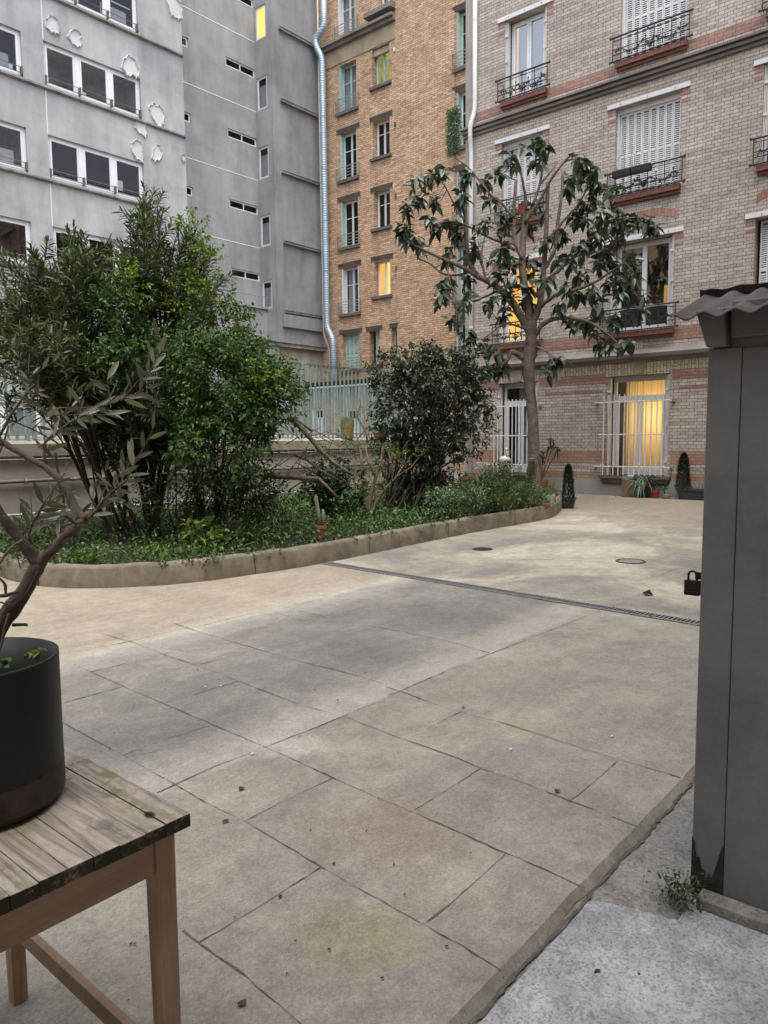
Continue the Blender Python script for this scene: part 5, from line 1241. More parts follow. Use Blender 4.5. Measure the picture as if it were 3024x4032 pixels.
b = MB(); b.sweepq(p, [(.095, 0), (.14, 40*pk*.93), (.155, 40*pk*.93), (.155, 40*pk), (.135, 40*pk), (.125, 40*pk-.03)], .35); b.build('pot', M['charpot'], t)
b = MB(); b.sweepq(p+np.array([0, 0, 40*pk-.035]), [(.12, 0), (.12, .008)], .35); b.build('soil', M['soil'], t)
conifer(t, p+np.array([0, 0, 38*pk-.03]), 142*pk, .105, 3)
# trough with second conifer, against the facade
p = onX(D-.22, 2740, 1973); zg = gz(D-.22); p = np.array([D-.22, p[1]-.05, zg]); t = thing('planter_trough', 'long dark grey plastic trough with a conifer, beside the shed', 'planter', tuple(p))
b = MB(); b.sweepq(p, [((.10, .36), 0), ((.125, .40), .19), ((.145, .42), .19), ((.145, .42), .225), ((.12, .395), .225), ((.115, .39), .2)]); b.build('trough', M['charpot'], t)
b = MB(); b.box(p[0]-.11, p[0]+.11, p[1]-.385, p[1]+.385, p[2]+.19, p[2]+.2005); b.build('soil', M['soil'], t)
cp = np.array([D-.22, onX(D-.22, 2690, 1900)[1], zg+.20]); conifer(t, cp, .78, .14, 5)
b = MB(); b.tube([cp+[-.04, .07, 0], cp+[-.06, .06, .28]], .006, 5); b.tube([cp+[-.05, -.02, .02], cp+[-.08, -.2, .06]], .008, 5)
for k in range(9): q = cp+np.array([rs.uniform(-.05, .05), rs.uniform(-.55, -.25), 0]); b.tube([q, q+np.array([rs.uniform(-.05, .05), rs.uniform(-.1, .1), rs.uniform(.12, .26)])], .004, 4)
b.build('twigs', M['barktan'], t)
# clay block with glass lamp, staghorn fern, red pot, bowl
def fpos(px, dx): q = onX(D-dx, px, 1950); return np.array([D-dx, q[1], gz(D-dx)])
p = fpos(2476, .24); t = thing('clay_block', 'tall weathered brown clay block leaning below the lit ground floor window', 'block', tuple(p))
b = MB(); b.add([(p[0]+sx*.10, p[1]+sy*.14, p[2]+z+(.05*(sy) if z > .3 else 0)) for z in (0, .40) for sx, sy in ((-1, -1), (1, -1), (1, 1), (-1, 1))], [(0, 3, 2, 1), (4, 5, 6, 7), (0, 1, 5, 4), (1, 2, 6, 5), (2, 3, 7, 6), (3, 0, 4, 7)]); b.build('body', M['log'], t, bevel=.02)
q = p+np.array([0, -.02, .40]); b = MB(); b.sweepq(q, [(.055, 0), (.065, .03), (.065, .07), (.05, .085)], .5); tag(b.build('glass_lamp', M['glassbrick'], bevel=.008), 'small faceted glass lantern lying on top of the clay block', 'lantern')
p = fpos(2535, .22); t = thing('potted_fern', 'staghorn fern trailing from a dark square pot right of the clay block', 'potted plant', tuple(p))
b = MB(); b.sweepq(p, [(.10, 0), (.12, .26), (.10, .26), (.10, .22)]); b.build('pot', M['blackpot'], t)
r = np.random.default_rng(9); n = 90; P = np.tile(p+[-.02, .05, .34], (n, 1))+r.normal(0, .04, (n, 3)); d = r.normal(0, 1, (n, 3)); d[:, 0] -= .4; d[:, 2] += .2; leaves_mesh('foliage', P, d, r.uniform(.16, .30, n), r.uniform(.014, .035, n), M['l_sage'], t, r, 1.1, .2)
P = np.array([[p[0], p[1]-.05, p[2]+.4]]*10)+r.normal(0, .02, (10, 3)); d = r.normal(0, .5, (10, 3))+[-.3, -1, -.3]; leaves_mesh('frond', P, d, .3, .045, M['l_laurel'], t, r, .4)
p = fpos(2580, .26); t = thing('flower_pot', 'red plastic pot holding a small pale succulent', 'flower pot', tuple(p))
b = MB(); b.lathe(p, [(.065, 0), (.082, .13), (.092, .13), (.092, .165), (.078, .165), (.075, .14)], 20); b.build('pot', M['redpot'], t, smooth=False)
tuft_p = p+np.array([0, 0, .15]); r = np.random.default_rng(4); n = 40; leaves_mesh('foliage', np.tile(tuft_p, (n, 1)), rand_dirs(n, r, .7), .10, .04, M['l_sage'], t, r, .1)
p = fpos(2623, .24); t = thing('flower_pot', 'low grey stone bowl with a tiny rosette plant', 'flower pot', tuple(p))
b = MB(); b.lathe(p, [(.06, 0), (.085, .04), (.10, .085), (.09, .085), (.08, .06)], 20); b.build('bowl', M['plinth'], t)
b = MB(); b.lathe(p+np.array([0, -.02, .06]), [(.075, 0), (.07, .022)], 16); b.build('gravel', M['chip'], t)
b = MB(); b.tube([p+[0, .03, .06], p+[0, .05, .15], p+[0, .04, .21]], .006, 5); b.build('stem', M['barktan'], t)
n = 26; leaves_mesh('foliage', np.tile(p+[0, .04, .2], (n, 1)), rand_dirs(n, r, .1), .09, .03, M['l_green'], t, r, .2)
# potted plant behind the trunk on the window ledge line
p = onX(D-.35, 2135, 1880); p = np.array([D-.35, p[1], gz(D-.35)]); t = thing('potted_plant', 'tall leafy potted plant half hidden behind the tree trunk', 'potted plant', tuple(p))
b = MB(); b.lathe(p, [(.10, 0), (.14, .28), (.15, .28), (.15, .32), (.12, .32), (.12, .28)], 18); b.build('pot', M['terracotta'], t)
b = MB(); cl = []
for k in range(7):
    e = p+np.array([rs.uniform(-.15, .1), rs.uniform(-.35, .25), rs.uniform(.7, 1.5)]); b.tube([p+[0, 0, .3], (p+e)/2+[0, 0, .2], e], [.012, .01, .006], 5); cl.append(e)
b.build('stems', M['barktan'], t); r = np.random.default_rng(12)
P = np.repeat(np.array(cl), 10, 0)+r.normal(0, .04, (70, 3)); leaves_mesh('foliage', P, rand_dirs(70, r, -.3), r.uniform(.14, .24, 70), .05, M['l_laurel'], t, r, .5)
# white box planter + terracotta tray in the bed tip
p = G(2160, 1985, .20); t = thing('planter_box', 'small off-white box planter with a blue-handled tool, at the bed tip', 'planter', tuple(p))
b = MB(); b.sweepq(p, [(.085, -.02), (.10, .16), (.085, .16), (.085, .12)], .3); b.build('box', M['plinth'], t)
b = MB(); b.tube([p+[0, -.04, .12], p+[.0, -.06, .25]], .012, 6); b.build('tool_handle', M['toolblue'], t)
b = MB()
for k in range(6): b.tube([p+[0, -.02, .12], p+np.array([rs.uniform(-.1, .1), rs.uniform(-.25, .0), rs.uniform(.25, .5)])], .004, 4)
b.build('twigs', M['barktan'], t)
n = 30; leaves_mesh('foliage', np.tile(p+[-.1, .05, .1], (n, 1))+r.normal(0, .05, (n, 3)), rand_dirs(n, r, .2), .06, .03, M['l_green'], t, r)
p = G(2120, 1998, .19); b = MB(); b.sweepq(p, [((.10, .16), 0), ((.12, .18), .07), ((.11, .17), .07), ((.105, .165), .05)], .2); tag(b.build('clay_tray', M['terracotta']), 'shallow terracotta tray lying in front of the off-white box planter', 'tray')
# terracotta pots near the stork, planks, stork
def tpot(px, py, r_, label, kind='l_ole', seed=1, dz=.17):
    p = G(px, py, dz); t = thing('flower_pot', label, 'flower pot', tuple(p)); b = MB(); b.lathe(p, [(r_*.7, 0), (r_*.95, r_*1.3), (r_*1.08, r_*1.3), (r_*1.08, r_*1.6), (r_*.92, r_*1.6), (r_*.9, r_*1.4)], 20); b.build('pot', M['terracotta'], t)
    r = np.random.default_rng(seed); n = 60; leaves_mesh('foliage', np.tile(p+[0, 0, r_*1.5], (n, 1))+r.normal(0, .03, (n, 3)), rand_dirs(n, r, .9), .35*r.uniform(.5, 1, n), .02, M[kind], t, r, .5); return t
tpot(1835, 1925, .17, 'terracotta pot with strappy leaves left of the perennials', seed=3)
st = onX(D-1.2, 1992, 1790); t = thing('garden_stork', 'white garden stork figure with a red beak near the laurel shrub', 'garden figure', (st[0], st[1], gz(st[0])))
sk = depth(st)/FPX; s0 = np.array(st)
b = MB(); b.tube([s0+[0, 0, -.55], s0+[0, .01, -.25]], .02, 6); b.ball(s0+[0, .03, -.12], .12, 10, (.8, 1.3, .8)); b.tube([s0+[0, -.03, -.05], s0+[0, -.06, .02], s0+[0, -.02, .07], s0+[0, -.0, .11]], [.045, .03, .025, .03], 8); b.ball(s0+[0, -.01, .12], .042, 8, (.9, 1.2, .8)); b.build('body', M['storkwhite'], t, smooth=True)
b = MB(); b.tube([s0+[0, -.05, .11], s0+[0, -.10, .07], s0+[0, -.16, -.0]], [.018, .014, .003], 6); b.build('beak', M['storkred'], t, smooth=True)
b = MB(); b.tube([s0+[0, .0, -.25], s0+[0, 0, -.62+.0]], .012, 6); b.build('leg', M['storkred'], t)
b = MB(); pa = onX(D-.6, 1880, 1830); pc_ = onX(D-.6, 1935, 1885)
pt_ = thing('hand_rail', 'pair of sloping grey rails beside the barred window left of the tree', 'rail', (pa[0], pa[1], gz(pa[0])))
for k in (0, .09): b.tube([pa+[0, 0, -k], pc_+[0, -.05, -k]], .02, 6)
b.tube([pc_, (pc_[0], pc_[1], gz(D))], .015, 5); b.build('rails', M['plank'], pt_)
# pots on wall coping
yw = W+.02
p = onY(yw, 1370, 1730); p = np.array([p[0], yw, 1.49]); dk = depth(p)/FPX
t = thing('flower_pot', 'tall mossy ochre pot with grassy herb on the garden wall', 'flower pot', tuple(p))
b = MB(); b.lathe(p, [(20*dk, 0), (24*dk, 38*dk), (27*dk, 76*dk), (24*dk, 76*dk), (23*dk, 70*dk)], 20); b.build('pot', M['yellowpot'], t, smooth=False)
r = np.random.default_rng(8); n = 160; q = p+np.array([0, 0, 72*dk]); leaves_mesh('foliage', q+r.normal(0, .05, (n, 3))*[1, 1, 0], rand_dirs(n, r, 1.6), r.uniform(.06, .16, n), .01, M['l_sage'], t, r, .1)
p = onY(yw, 1500, 1730); p = np.array([p[0], yw, 1.49]); t = thing('flower_pot', 'terracotta bowl with yellow flowers on the garden wall by the laurel', 'flower pot', tuple(p))
b = MB(); b.lathe(p, [(.12, 0), (.19, .14), (.20, .17), (.17, .17)], 20); b.build('pot', M['terracotta'], t)
n = 90; q = p+np.array([0, 0, .16]); leaves_mesh('foliage', q+r.normal(0, .08, (n, 3))*[1, 1, 0], rand_dirs(n, r, 1.2), r.uniform(.08, .2, n), .02, M['l_grass'], t, r, .2)
b = MB()
for k in range(14): b.ball(q+np.array([rs.gauss(-.1, .1), rs.gauss(-.05, .08), rs.uniform(.06, .2)]), .016, 6)
b.build('flowers', M['yellowfl'], t)
# cactus pot
p = G(1262, 2118, .19); ck = depth(p)/FPX; t = thing('potted_cactus', 'two-stemmed hairy cactus in a small terracotta pot near the kerb', 'potted plant', tuple(p))
b = MB(); b.lathe(p, [(14*ck, 0), (19*ck, 38*ck), (22*ck, 38*ck), (22*ck, 50*ck), (18*ck, 50*ck), (17*ck, 42*ck)], 18); b.build('pot', M['terracotta'], t)
z = 42*ck; b = MB(); b.tube([p+[0, 0, z], p+[-.01, .02, z+55*ck], p+[-.01, .05, z+95*ck], p+[-.005, .065, z+120*ck], p+[-.005, .068, z+128*ck]], [8*ck, 8.5*ck, 8*ck, 7*ck, 2*ck], 10); b.tube([p+[.02, -.02, z], p+[.02, -.04, z+40*ck], p+[.02, -.03, z+66*ck], p+[.02, -.03, z+72*ck]], [7*ck, 7*ck, 6*ck, 2*ck], 10); b.build('stems', M['cactus'], t, smooth=True)
# window boxes on the second floor railing
q0 = mr_(7.0, 7.17, -.2)
t = thing('window_box', 'two black window boxes with dead stems hanging on the railing of the shuttered window', 'window box', mr_(6.6, 7.05, -.2))
for (u0_, u1_) in ((6.62, 7.02), (6.2, 6.60)):
    b = MB(); b.mbox(mr_, u0_, u1_, 7.02, 7.16, -.30, -.15); b.build('box', M['blackpot'], t, bevel=.01)
r = np.random.default_rng(22); n = 160; P = np.stack([np.full(n, D-.22), r.uniform(6.2, 7.02, n), np.full(n, 7.16)], 1); leaves_mesh('foliage', P, rand_dirs(n, r, .4), r.uniform(.03, .1, n), .015, M['l_dry'], t, r)
b = MB()
for k in range(9): u = rs.uniform(6.25, 6.95); b.tube([mr_(u, 7.15, -.22), mr_(u+rs.uniform(-.03, .03), 7.35, -.22), mr_(u+rs.uniform(-.08, .08), rs.uniform(7.45, 7.75), -.2)], .004, 4)
b.build('twigs', M['plank'], t)
# red bucket and plants on the left second floor railing
t = thing('bucket', 'red bucket with leafy plants hanging on the left balconette behind the tree', 'bucket', mr_(9.2, 6.7, -.2))
b = MB(); b.lathe(mr_(9.2, 6.70, -.26), [(.08, 0), (.12, .22), (.13, .22), (.12, .20)], 16); b.build('bucket_body', M['redpot'], t)
n = 90; P = np.array(mr_(9.5, 6.9, -.2))+r.normal(0, 1, (n, 3))*[.06, .22, .1]; leaves_mesh('foliage', P, rand_dirs(n, r, .2), .09, .035, M['l_green'], t, r)
# climbing foliage on narrow far window
t = thing('balcony_plant', 'grey-green climber filling a balconette of the tan building next to the white drainpipe', 'plant', (D2-.12, 17.0, 12.5))
r = np.random.default_rng(17); n = 1300; P = np.stack([D2-.12+r.normal(0, .06, n), r.uniform(16.7, 17.3, n), r.uniform(12.2, 13.9, n)], 1); leaves_mesh('foliage', P, rand_dirs(n, r, .2), .09, .045, M['l_sage'], t, r)
# red pot inside the barred lit window
p = np.array([D+.12, 6.93, .64]); b = MB(); b.lathe(p, [(.07, 0), (.10, .17), (.11, .17), (.11, .2), (.09, .2)], 18); tag(b.build('flower_pot', M['terracotta']), 'empty terracotta pot standing behind the bars of the lit window', 'flower pot')

# ---------------------------------------------------------------- litter
rl = random.Random(14); b = MB()
z6l = [(600, 2300)]
def fleck(mb, px, py, s, rr_=None):
    p = G(px, py); a0 = rl.uniform(0, 6.28); n = 6; h = [rl.uniform(.5, 1) for _ in range(n)]
    vs = [(p[0]+s*h[k]*cos(a0+k*1.047), p[1]+s*.7*h[k]*sin(a0+k*1.047), gz(p[0])+.006+rl.uniform(0, s*.35)) for k in range(n)]+[(p[0], p[1], gz(p[0])+.004+s*.12)]
    mb.add(vs, [(k, (k+1) % n, n) for k in range(n)])
for i in range(34): fleck(b, rl.uniform(300, 2700), rl.uniform(2250, 3950), rl.uniform(.004, .011))
for x, y, s in ((950, 3110, .02), (889, 3240, .02), (2196, 3120, .02), (952, 3960, .02), (2352, 3835, .016), (1824, 2790, .014), (1240, 2720, .012), (1105, 3535, .012), (1330, 2760, .012)): fleck(b, x, y, s)
tag(b.build('fallen_leaves', M['debris']), 'scattered tiny dry leaf fragments lying over the paving', 'leaf litter'); struct(bpy.data.objects['fallen_leaves'], 'stuff')
b = MB()
for (x, y) in ((2280, 1955), (2302, 1955), (2370, 1960), (2400, 1962), (2415, 1957), (2435, 1958), (2350, 1951)): fleck(b, x, y, .04)
for (x, y) in ((810, 2707), (992, 2973), (1635, 2755), (2410, 2903), (2010, 2955), (870, 2705)): fleck(b, x, y, .012)
o = struct(b.build('white_petals', M['chip']), 'stuff'); tag(o, 'small white petals and chips scattered on the paving', 'petals')
p = G(2573, 2347); b = MB(); b.add([p+[.0, .0, .004], p+[.03, .05, .05], p+[-.01, .10, .02], p+[-.04, .05, .0], p+[.01, .05, .012], p+[-.03, .02, .03]], [(0, 4, 5), (0, 1, 4), (1, 2, 4), (2, 3, 4), (3, 5, 4)]); tag(b.build('fallen_leaf', M['tar']), 'single curled black leaf lying on the pale paving beyond the drain', 'leaf')

# ---------------------------------------------------------------- shed
SX = 2.42
def sp_(px, py, dx=0): return onX(SX+dx, px, py)
zb = gz(SX)-.026
za0 = float(onX(2.42+.19, 2757, 1158)[2])
sh = thing('garden_shed', 'dark grey painted timber shed with a corrugated roof at the right edge', 'shed', (SX, .5, zb))
yE, yS = .73, .6555    # outer edge and panel joint
yE = float(sp_(2752, 2500)[1]); yS = float(sp_(2882, 2500)[1])
zt = float(sp_(2776, 1377)[2])
b = MB(); b.box(SX+.012, SX+.6, -3.2, yE-.012, zb, zt+.10); b.box(SX+.2, SX+.7, -3.2, yE-.02, zt+.101, za0-.02); b.build('body', M['shed'], sh)
b = MB(); b.box(SX, SX+.05, yS+.001, yE, zb+.02, zt); b.build('corner_board', M['shed'], sh, bevel=.003)
b = MB(); b.box(SX+.002, SX+.0118, -3.2, yS-.0012, zb+.02, zt-.005); b.build('panel', M['shed'], sh)
b = MB(); ya, yb_ = float(sp_(2757, 1234)[1]), float(sp_(2868, 1300)[1]); zu, zl = float(sp_(2757, 1228)[2]), float(sp_(2776, 1375)[2])
b.add([(x, y, z) for x in (SX-.035, SX+.06) for (y, z) in ((yE-.004, zl+.002), (ya+.004, zu), (yb_+.004, zu), (yb_-.006, zl+.002))], [(0, 1, 2, 3), (7, 6, 5, 4), (0, 4, 5, 1), (1, 5, 6, 2), (2, 6, 7, 3), (3, 7, 4, 0)]); b.build('bracket_block', M['shed'], sh, bevel=.004)
zbm = float(sp_(2876, 1332)[2]); b = MB(); b.box(SX-.012, SX+.0015, -3.2, yb_-.010, zbm, zu+.02); b.build('top_beam', M['shed'], sh, bevel=.004)
# rotten foot of the board
b = MB(); rr2 = random.Random(6)
n = 12; vs = []
for i in range(n+1):
    y = yS+(yE-yS)*i/n; h = .06+.12*(abs(i-n/2)/(n/2))**1.2+rr2.uniform(-.015, .035); vs += [(SX-.003, y, zb+.0), (SX-.003, y, zb+h)]
b.add(vs, [(2*i, 2*i+2, 2*i+3, 2*i+1) for i in range(n)]); b.build('rotten_foot', M['rot'], sh)
b = MB(); b.box(SX-.07, SX-.003, -3.2, yS+.06, zb, zb+.035); b.build('sill_board', M['aggregate'], sh, bevel=.004)
# corrugated sheet
b = MB(); yl = float(onX(SX-.10, 2652, 1260)[1]); z0r = float(onX(SX-.10, 2690, 1245)[2]); ny = 160; pitch = .088; amp = .009
vs = []; y_end = -3.0; sl_ = math.tan(R(19)); RD = .27
for i in range(ny*3+1):
    y = yl-(yl-y_end)*i/(ny*3); c = amp*cos(2*pi*(yl-y)/pitch+.3)
    vs += [(SX-.10, y, z0r+c), (SX+RD, y, z0r+c+(RD+.1)*sl_), (SX-.10, y, z0r+c-.006), (SX+RD, y, z0r+c-.006+(RD+.1)*sl_)]
k = ny*3; b.add(vs, [(4*i, 4*i+1, 4*i+5, 4*i+4) for i in range(k)]+[(4*i+2, 4*i+6, 4*i+7, 4*i+3) for i in range(k)]+[(4*i, 4*i+4, 4*i+6, 4*i+2) for i in range(k)]+[(0, 2, 3, 1)]); b.build('corrugated_roof', M['roofsheet'], sh, smooth=True)
b = MB(); q2 = onX(SX+.19, 2757, 1158); ya2, za2 = float(q2[1]), float(q2[2]); k = 60; vs = []; r9 = random.Random(4); tl_ = math.tan(R(7)); e = 0
for i in range(k+1):
    y = ya2-(ya2+3)*(i/k)**2; e = e*.6+r9.uniform(-.008, .008)
    for x, z in ((SX+.19+e, za2+.010), (SX+.75, za2+.56*tl_+.010), (SX+.75, za2+.56*tl_-.014), (SX+.195+e, za2-.012-abs(e)*.5)): vs.append((x, y, z+.003*sin(i*1.3)))
b.add(vs, [(4*i+j, 4*i+(j+1) % 4, 4*i+4+(j+1) % 4, 4*i+4+j) for i in range(k) for j in range(4)]+[(0, 1, 2, 3)]); b.build('tar_board', M['tar'], sh)
# padlock
lk = onX(SX+.03, 2725, 2310); t = thing('padlock', 'small black padlock hanging at the edge of the grey shed', 'padlock', tuple(lk)); kk = depth(lk)/FPX
b = MB(); b.box(lk[0]-.011, lk[0]+.011, lk[1]-30*kk*1.0, lk[1]+27*kk, lk[2]-33*kk, lk[2]+26*kk)
for z in (-20, -8, 4, 14): b.box(lk[0]-.012, lk[0]+.012, lk[1]-30*kk-.0008, lk[1]+27*kk+.0008, lk[2]+z*kk, lk[2]+(z+4)*kk)
b.build('lock_body', M['padlock'], t, bevel=.002)
b = MB(); c = lk+np.array([0, -1*kk, 26*kk]); b.tube([c+[0, 16*kk*cos(a), 0] + np.array([0, 0, 20*kk+16*kk*sin(a)]) if 0 < a < pi else c+[0, 16*kk*cos(a), 0] for a in [0]+list(np.linspace(.01, pi-.01, 9))+[pi]], 4.5*kk, 8); b.build('shackle', M['padlock'], t, smooth=True)
b = MB(); b.box(lk[0]-.004, lk[0]+.004, yE-.02, float(onX(SX+.03, 2738, 2270)[1]), lk[2]+32*kk, lk[2]+60*kk); b.build('hasp', M['padlock'], sh)
# weed at foot
p = G(2672, 3565, -.026); t = thing('weed', 'small withered weed growing at the foot of the shed', 'weed', tuple(p)); r = np.random.default_rng(2)
n = 260; P = p+np.stack([r.normal(0, .03, n), r.normal(0, .035, n), r.random(n)*.10], 1); leaves_mesh('foliage', P, rand_dirs(n, r, .3), r.uniform(.008, .02, n), .009, M['l_ole'], t, r)
b = MB()
for k in range(16): b.tube([p, p+np.array([rs.gauss(0, .03), rs.gauss(0, .035), rs.uniform(.04, .12)])], .0012, 3)
b.build('stems', M['barktan'], t)

# ---------------------------------------------------------------- table
TZ = .77; TX, TY = .82, 1.205
tbl = thing('garden_table', 'weathered wooden plank table with honey-coloured legs at the lower left', 'table', (.2, 1.6, 0))
tops = MB(); x = TX; rr3 = random.Random(12); top_t = .027
first = True; bx = []
widths = [.055, .05, .047, .05, .047, .05, .048, .05, .047, .05, .047, .05, .047, .05, .05, .05, .05, .05, .05, .05, .05, .05, .05, .05]
for wd in widths:
    x0 = x-wd; y0 = TY+rr3.uniform(-.002, .002); dz_ = rr3.uniform(-.0015, .0015)
    tops.box(x0+.0007, x-.0003, y0, 2.05, TZ-top_t, TZ+dz_); x = x0
tops.build('tabletop', M['tabletop'], tbl, bevel=.0012)
b = MB(); b.box(-.4, TX-.062, TY+.035, TY+.053, TZ-top_t-.085, TZ-top_t-.001); b.build('apron', M['tablewood'], tbl)
b = MB(); b.box(TX-.050, TX-.034, TY+.075, 1.96, TZ-top_t-.085, TZ-top_t-.001); b.build('apron', M['tablewood'], tbl)
for (lx, ly) in ((TX-.062, TY+.028), (TX-.062, 1.95), (-.35, TY+.028), (-.35, 1.95)):
    b = MB(); b.add([(lx+(.0 if z else .004)+dx*(1 if z else .85), ly+dy*(1 if z else .85), (TZ-top_t-.0005) if z else gz(lx)) for z in (0, 1) for dx, dy in ((0, 0), (.044, 0), (.044, .044), (0, .044))], [(0, 3, 2, 1), (4, 5, 6, 7), (0, 1, 5, 4), (1, 2, 6, 5), (2, 3, 7, 6), (3, 0, 4, 7)]); b.build('leg', M['tablelegw'], tbl, bevel=.003)
b = MB(); b.box(TX-.050, TX-.030, TY+.074, 1.948, .20, .245); b.build('stretcher', M['tablewood'], tbl, bevel=.002)
# pot
pc = np.array([.575, 1.57, TZ+.002]); PR = .158; PHt = .30
pot = thing('plant_pot', 'large black cylindrical plastic pot standing on the weathered table', 'pot', tuple(pc))
b = MB(); b.lathe(pc, [(PR*.92, 0), (PR*.965, .006), (PR*.985, .016), (PR*.99, .07), (PR*.997, .075), (PR, PHt-.006), (PR, PHt), (PR*.965, PHt), (PR*.955, PHt-.11), (PR*.94, PHt-.125)], 64)
b.build('pot_shell', M['blackpot'], pot, smooth=False)
for p_ in pot.children[0].data.polygons: p_.use_smooth = abs(p_.normal.z) < .5
b = MB(); b.lathe(pc+np.array([0, 0, PHt-.135]), [(PR*.935, 0), (PR*.935, .006)], 40); b.build('soil', M['soil'], pot)
# band with worn label at the foot
b = MB(); n = 30; vs = []
for i in range(n+1):
    an = -1.9+2.0*i/n; top_ = .075+(.012 if i > 18 else 0)+.002*sin(i*2.3)
    for z in (.018, top_): vs.append((pc[0]+PR*.999*cos(an), pc[1]+PR*.999*sin(an), pc[2]+z))
b.add(vs, [(2*i, 2*i+2, 2*i+3, 2*i+1) for i in range(n)]); b.build('worn_band', mat('worn_brown_band', (.055, .046, .042), .6, .5, 14, .2, 60, c2=(.025, .02, .018)), pot, smooth=True)
n = 9; r = np.random.default_rng(3)
for (px, py, s, m_n) in ((148, 2562, .02, 'l_vine'), (35, 2610, .022, 'l_green'), (110, 2580, .01, 'l_green')):
    q = at(px, py, depth(pc)*.985); bb = MB(); s0 = np.array([q[0], q[1], pc[2]+PHt-.13]); bb.tube([s0, (s0+q)/2+[.002, 0, 0], q], .0012, 4); bb.build('seedling_stem', M['l_grass'], pot)
    leaves_mesh('seedling', np.tile(q, (6, 1)), rand_dirs(6, r, .0), s, s*.8, M[m_n], pot, r, .2)
# olive tree
ot = thing('olive_tree', 'young olive tree with grey bark and slender grey-green leaves growing from the black pot', 'tree', (pc[0], pc[1], pc[2]+PHt-.08))
do = depth(pc)*1.0; b = MB(); s2 = 1.70125
def op(x, y, o=0): return at(x/s2, 1500+y/s2, do+o)
OL = [([(-70, 1800), (-20, 1660), (60, 1550), (150, 1430), (215, 1310), (265, 1225)], .021, .0135, 0, 0),
      ([(270, 1225), (300, 1180), (350, 1130), (430, 1050), (510, 980), (570, 930)], .0115, .0095, 0, .0),
      ([(570, 930), (520, 880), (470, 780), (430, 700), (370, 630), (290, 570), (200, 520), (110, 465), (30, 420), (-60, 380)], .009, .006, 0, .06),
      ([(255, 1225), (200, 1150), (140, 1070), (70, 980), (10, 900), (-80, 780)], .0125, .009, 0, -.05),
      ([(10, 430), (-10, 370), (-40, 300)], .006, .004, .05, 0),
      ([(300, 480), (310, 400), (400, 330), (520, 250), (690, 170), (820, 120), (960, 60)], .0035, .002, .05, .05),
      ([(300, 570), (298, 500), (305, 400)], .0035, .003, .04, .0),
      ([(375, 480), (385, 620), (410, 740), (428, 820)], .003, .0025, .05, 0),
      ([(585, 930), (640, 870), (700, 790), (770, 730), (850, 660)], .004, .002, 0, -.03),
      ([(560, 940), (500, 950), (440, 905), (380, 930)], .003, .002, -.03, -.05),
      ([(210, 1090), (200, 1000), (250, 900), (300, 810)], .003, .002, -.05, -.03),
      ([(150, 1070), (60, 1130), (-20, 1250)], .003, .002, -.05, -.05),
      ([(0, 1440), (60, 1430), (118, 1412)], .004, .003, -.03, 0), ([(-10, 1320), (30, 1360), (40, 1430)], .003, .003, -.03, 0), ([(90, 1628), (150, 1630), (185, 1632)], .004, .003, 0, 0),
      ([(0, 1480), (80, 1500), (160, 1440), (250, 1280)], .0018, .0012, -.03, 0), ([(60, 1560), (30, 1660), (10, 1760), (-10, 1840)], .003, .002, -.06, -.02), ([(-60, 500), (60, 250), (150, 120), (230, 20)], .0035, .002, .05, 0),
      ([(-60, 600), (20, 420), (60, 300)], .003, .0015, .1, 0)]
tw = []
for pts, r0, r1, o0, do_ in OL:
    k = len(pts); P = catmull([op(x, y, o0+do_*i/(k-1)) for i, (x, y) in enumerate(pts)], 4); b.tube(P, [q*(1+rt_.uniform(-.05, .05)) for q in np.linspace(r0, r1, len(P))], 9 if r0 > .005 else 5)
    if r0 < .005 and max(q[1] for q in pts) < 1200: tw.append(P)
roughen(b.build('branches', M['barkolive'], ot, smooth=True), .0022, 45)
r = np.random.default_rng(31); LP = []; LD = []; LL_ = []
shoots = MB()
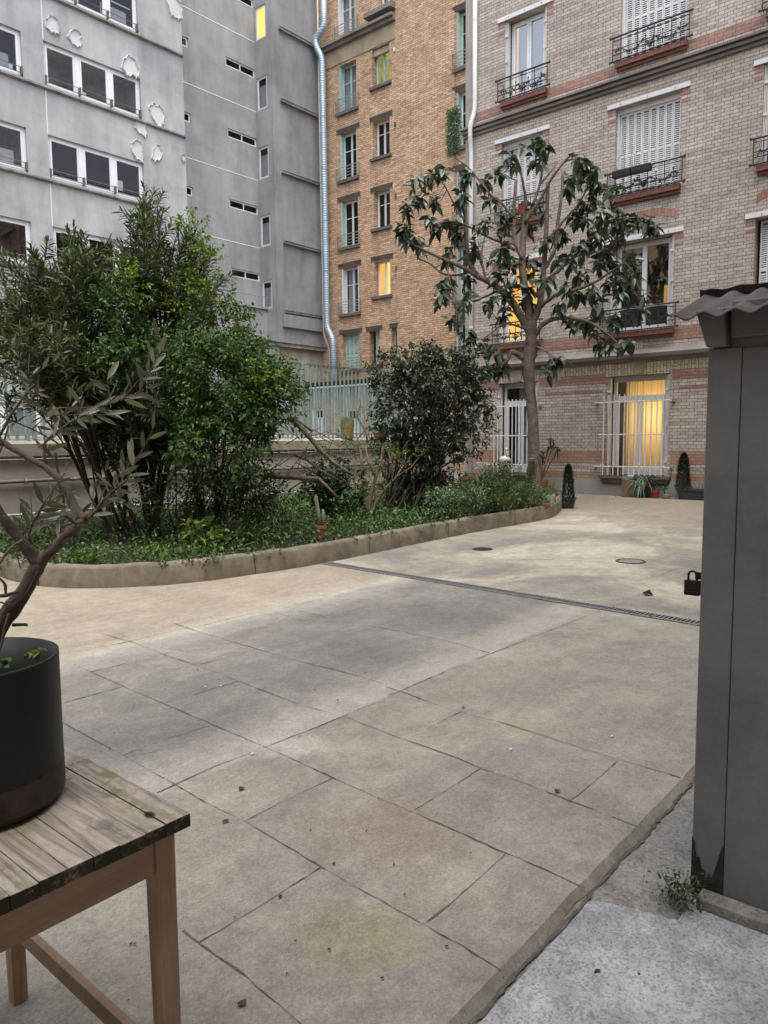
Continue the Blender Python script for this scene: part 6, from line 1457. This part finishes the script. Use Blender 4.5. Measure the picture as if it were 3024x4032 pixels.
def olv(x, y, n, spread=1.0, L0=.05):
    c = op(x, y, r.normal(.02, .03)); a0 = r.uniform(-.1, 1.9); ax = _r*cos(a0)+_u*sin(a0)+_f*r.normal(0, .3); ax /= np.linalg.norm(ax); ln = .018*n
    shoots.tube([c-ax*.01, c+ax*ln], [.0013, .0008], 4)
    for q in range(n):
        sd = np.cross(ax, _f+r.normal(0, .5, 3)); sd /= np.linalg.norm(sd); t_ = q/max(n-1, 1); f_ = .35+1.1*t_
        LP.append(c+ax*ln*t_); LD.append(ax*f_+sd*(1 if q % 2 else -1)*.75+r.normal(0, .15, 3)); LL_.append(L0*r.uniform(.6, 1.0))
for (x, y, n, L0) in ((340, 230, 6, .055), (300, 250, 5, .055), (370, 330, 5, .06), (240, 300, 3, .05), (400, 180, 5, .05), (520, 240, 3, .05), (560, 180, 2, .05), (640, 170, 2, .055), (740, 150, 3, .06), (830, 110, 4, .055), (930, 80, 5, .055), (985, 50, 6, .055), (280, 430, 3, .045), (320, 480, 2, .04),
                       (660, 850, 5, .055), (720, 790, 4, .05), (800, 700, 4, .06), (860, 640, 6, .06), (760, 760, 3, .05), (300, 810, 4, .045), (260, 870, 3, .045), (220, 960, 3, .04), (180, 1060, 3, .045), (130, 1120, 3, .04), (60, 1150, 4, .04), (0, 1240, 3, .04), (440, 900, 3, .045), (380, 930, 3, .05), (500, 950, 3, .045), (340, 960, 3, .045), (130, 1230, 2, .03), (620, 900, 3, .05),
                       (440, 870, 2, .03), (350, 1050, 2, .04), (290, 1100, 2, .04), (100, 80, 3, .04), (150, 0, 4, .04)):
    olv(x, y, n, 1, L0)
for P in tw:
    k = len(P)
    for i in range(int(k*.3), k-1):
        if r.random() < .26:
            ax = P[i+1]-P[i]; ax = ax/np.linalg.norm(ax); sd = np.cross(ax, _f+r.normal(0, .3, 3)); sd /= np.linalg.norm(sd)
            for sg_ in (-1, 1): LP.append(P[i]); LD.append(ax*.8+sd*sg_*.75+r.normal(0, .2, 3)); LL_.append(r.uniform(.035, .055))
shoots.build('twigs', M['barkolive'], ot)
leaves_mesh('foliage', np.array(LP), np.array(LD), np.array(LL_), np.array(LL_)*.23, M['l_olive'], ot, r, .05, .15, up=np.tile(-_f, (len(LP), 1)))
for o in bpy.data.objects:
    if o.get('kind') == 'stuff' and not o.get('label'):
        lab = {'ground_cover': 'low mixed green ground cover filling the planting bed', 'leaf_litter': 'dry brown leaf litter under the shrubs', 'trailing_plants': 'small leaves trailing over the kerb of the planting bed'}
        k = o.name.split('.')[0]; o['label'] = lab.get(k, 'plants'); o['category'] = 'ground cover'
